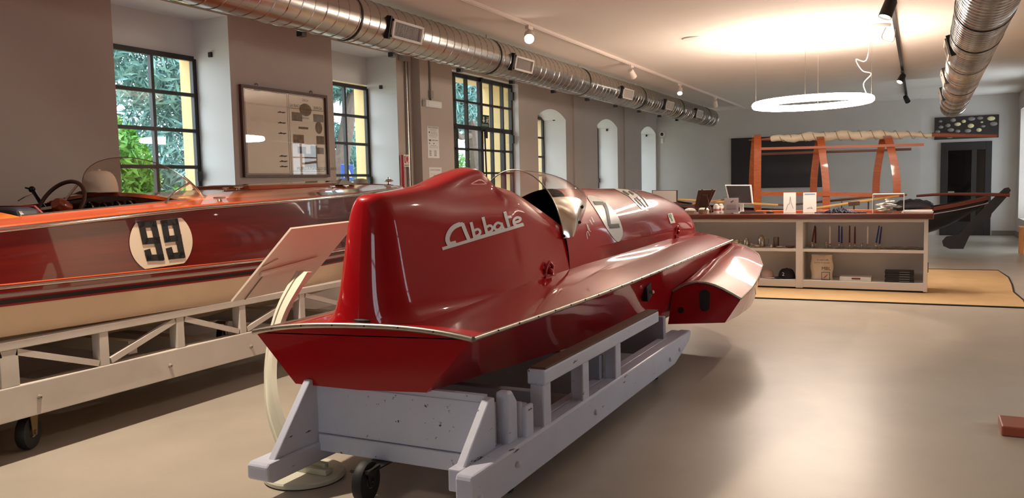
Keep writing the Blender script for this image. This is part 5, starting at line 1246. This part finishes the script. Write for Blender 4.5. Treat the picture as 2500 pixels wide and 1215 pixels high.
# ================================================================== old lake boat with arched canopy frame
lb = thing('lake_boat', 'old dark lake rowing boat with orange wooden hoops and a rolled sail behind the counter', 'rowing boat', (-1.5, 16, 0))
M_HULLB = mat('black tar hull', (30, 28, 32), .5)
YB0 = 16.0
LBT = [(-4.9, .02, 1.10, .9), (-4.4, .22, .98, .55), (-3.6, .42, .86, .35), (-2.4, .55, .78, .25), (-1.2, .55, .76, .25), (-.2, .46, .78, .32), (.4, .30, .86, .50), (.85, .12, .95, .78), (1.05, .02, 1.0, .95)]
rws = []
for (x, hbm, zs, zk) in catmull(LBT, 40): rws.append([(x, YB0-hbm, zs), (x, YB0-hbm*.85, zk+(zs-zk)*.45), (x, YB0-hbm*.4, zk+.04), (x, YB0, zk), (x, YB0+hbm*.4, zk+.04), (x, YB0+hbm*.85, zk+(zs-zk)*.45), (x, YB0+hbm, zs)])
MB().grid(rws).build('hull', M_HULLB, lb, smooth=40, solid=.03)
M_GUN = mat('brown gunwale', (112, 56, 40), .4)
for s in (-1, 1):
    MB().grid([[(x, YB0+s*hbm, zs-.03), (x, YB0+s*(hbm+.025), zs-.03), (x, YB0+s*(hbm+.025), zs+.035), (x, YB0+s*(hbm-.06), zs+.035)] for (x, hbm, zs, zk) in catmull(LBT, 40)]).build('gunwale', M_GUN, lb)
MB().tube([(x, YB0-hbm-.012, zs-.085) for (x, hbm, zs, zk) in catmull(LBT, 40)], .009, 6).build('paint_line', mat('pale line', (180, 160, 168), .5), lb)
for x in (-3.2, -1.0, -.1): w_ = lerp(LBT, x)[0]; MB().bx(x-.12, x+.12, YB0-w_, YB0+w_, lerp(LBT, x)[1]-.1, lerp(LBT, x)[1]-.06).build('thwart', M_ORANGEWOOD, lb)
# supports
for x in (-3.4, -.6): MB().prism([(YB0-.4, 0), (YB0+.4, 0), (YB0+.3, lerp(LBT, x)[2]+.05), (YB0-.3, lerp(LBT, x)[2]+.05)], 'x', x-.06, x+.06).build('keel_block', M_BLACKMETAL, lb)
# rudder and tiller
RP = [(2452, 459), (2462, 457), (2468, 464), (2458, 480), (2421, 521), (2419, 530), (2385, 552), (2366, 577), (2352, 607), (2318, 607), (2303, 600), (2300, 588), (2310, 577), (2340, 572), (2360, 550), (2405, 505), (2418, 490)]
MB().prism([(at(x, y, Y=16.0).x, at(x, y, Y=16.0).z) for x, y in RP], 'y', 15.98, 16.02).build('rudder', M_HULLB, lb)
MB().tube(catmull([tuple(at(2237, 478, Y=15.95)), tuple(at(2300, 474, Y=15.95)), tuple(at(2380, 474, Y=15.95)), tuple(at(2465, 476, Y=15.95))], 14), [.02+.012*i/13 for i in range(14)], 8).build('tiller', M_GUN, lb)
# hoops: near and far legs joined over the top
for (bn, tn, bf, tf_) in (((1850, 520), (1850, 345), (1838, 500), (1843, 345)), ((2017, 520), (2005, 350), (1986, 490), (1998, 350)), ((2190, 480), (2172, 350), (2138, 480), (2155, 345))):
    A_, B_ = at(*bn, Y=15.5), at(*tn, Y=15.62); C_, D_ = at(*bf, Y=16.5), at(*tf_, Y=16.4)
    hoop = [V(q) for q in catmull([tuple(A_), tuple(A_.lerp(B_, .45)+V((.035 if bn[0] > 1900 else 0, -.03, 0))), tuple(B_), tuple((B_+D_)/2+V((0, 0, .10))), tuple(D_), tuple(D_.lerp(C_, .55)+V((-.03, .03, 0))), tuple(C_)], 36)]
    g = MB(); rows_ = []
    for i, q in enumerate(hoop):
        t_ = (hoop[min(i+1, 35)]-hoop[max(i-1, 0)]).normalized(); n_ = t_.cross(V((1, 0, 0))).normalized(); w_ = V((1, 0, 0))
        rows_.append([q-w_*.062-n_*.022, q+w_*.062-n_*.022, q+w_*.062+n_*.022, q-w_*.062+n_*.022])
    g.grid(rows_, True, True, True).build('canopy_hoop', M_ORANGEWOOD, lb, smooth=30)
MB().beam(at(1856, 472, Y=15.46), at(2206, 476, Y=15.46), .03, .07).build('side_plank', M_ORANGEWOOD, lb)
MB().beam(at(1856, 363, Y=15.55), at(2256, 353, Y=15.55), .03, .045).build('canopy_batten', mat('batten wood', (182, 106, 78), .45), lb)
MB().beam(at(1858, 376, Y=16.45), at(2225, 364, Y=16.45), .03, .045).build('canopy_batten', mat('batten dark', (120, 66, 46), .45), lb)
# rolled sail on its yard
YA_ = 16.0
MB().tube([at(1828, 342, Y=YA_), at(1900, 338, Y=YA_)], [.008, .035], 10).tube([at(2275, 329, Y=YA_), at(2435, 332, Y=YA_)], [.04, .025], 10).build('yard', mat('yard wood', (156, 92, 66), .5), lb, smooth=50)
sp_ = []; rad = []
s0, s1 = at(1882, 339, Y=YA_), at(2282, 329, Y=YA_)
for i in range(70):
    u = i/69; sp_.append(s0.lerp(s1, u)+V((0, 0, .012*math.sin(u*31)+.025*math.sin(pi*u)))); rad.append((.035+.045*math.sin(pi*min(1, u*1.1+.02))**.5)*(1+.13*math.sin(u*57)+.06*math.sin(u*131)))
MB().tube(sp_, rad, 12).build('rolled_sail', mat('sail canvas', (240, 228, 205), .85, bump=.4, bscale=30), lb, smooth=60)
lash = []
for i in range(240):
    u = .03+.94*i/239; c = s0.lerp(s1, u)+V((0, 0, .025*math.sin(pi*u))); a = i/239*2*pi*13; r_ = .088*(.6+.4*math.sin(pi*u)); lash.append(c+V((0, math.cos(a)*r_, math.sin(a)*r_)))
MB().tube(lash, .006, 5).build('lashing', mat('cord', (170, 150, 116), .8), lb, smooth=60)
# oars lying across
def oar(label, p, q, M=M_PALEWOOD, blade=None, r=.025):
    o = thing('wooden_oar', label, 'oar', (p+q)/2, 'oars on the lake boat'); MB().tube([p, p.lerp(q, .5), q], [r*.8, r, r*.8], 10).build('shaft', M, o, smooth=60)
    d = (q-p).normalized()
    if blade: MB().beam(p, p-d*.55, .11, .018, (0, 0, 1)).build('blade', blade, o, bevel=.006)
    MB().tube([q, q+d*.12], [r*.6, r*.65], 8).build('grip', mat('grip leather', (120, 70, 50), .6), o)
    return o
oar('pale oar left of the canopy reaching from the red bow to the map cards', at(1590, 483, Y=15.2), at(1900, 500, Y=15.2))
oar('dark bladed oar under the pale one behind the tabletop easel', at(1690, 498, Y=15.1), at(1760, 488, Y=15.2), mat('reddish oar', (196, 130, 96), .5), mat('dark blade', (36, 44, 44), .5), .02)
oar('pale oar with leathers sloping up towards the acrylic box', at(1990, 508, Y=15.25), at(2195, 478, Y=15.35))
oar('brown oar behind the pale sloping one', at(1930, 500, Y=15.9), at(2185, 474, Y=15.9), mat('brown oar', (128, 84, 54), .5), None, .022)
p = at(2085, 497, Y=15.25)
MB().box(p, (.18, .05, .07), Matrix.Rotation(-.1, 3, 'Y')).build('oar_pad', M_DARKWOOD, lb)
for px in (2055, 2085, 2120):
    q = at(px, 500, Y=15.42); MB().tube([(q.x, 15.42, .78), (q.x, 15.42, .98)], .012, 8).build('thole_pin', M_DARKWOOD, lb)
# folded dark tarpaulin
p = at(2228, 494, Y=15.8); tp = []
for i in range(9):
    v = i/8; tp.append([p+V((-.3+.62*j/12, -.2+.4*v, -.10+.16*math.sin(pi*v)**.4*(math.sin(pi*(j+.6)/13.2)**.35)+.012*math.sin(j*2.3+v*6))) for j in range(13)])
tag(MB().grid(tp).build('folded_tarpaulin', mat('dark tarpaulin', (46, 44, 54), .6, bump=.4, bscale=25), smooth=60, solid=.05), 'crumpled dark tarpaulin folded on the stern of the lake boat', 'tarpaulin')
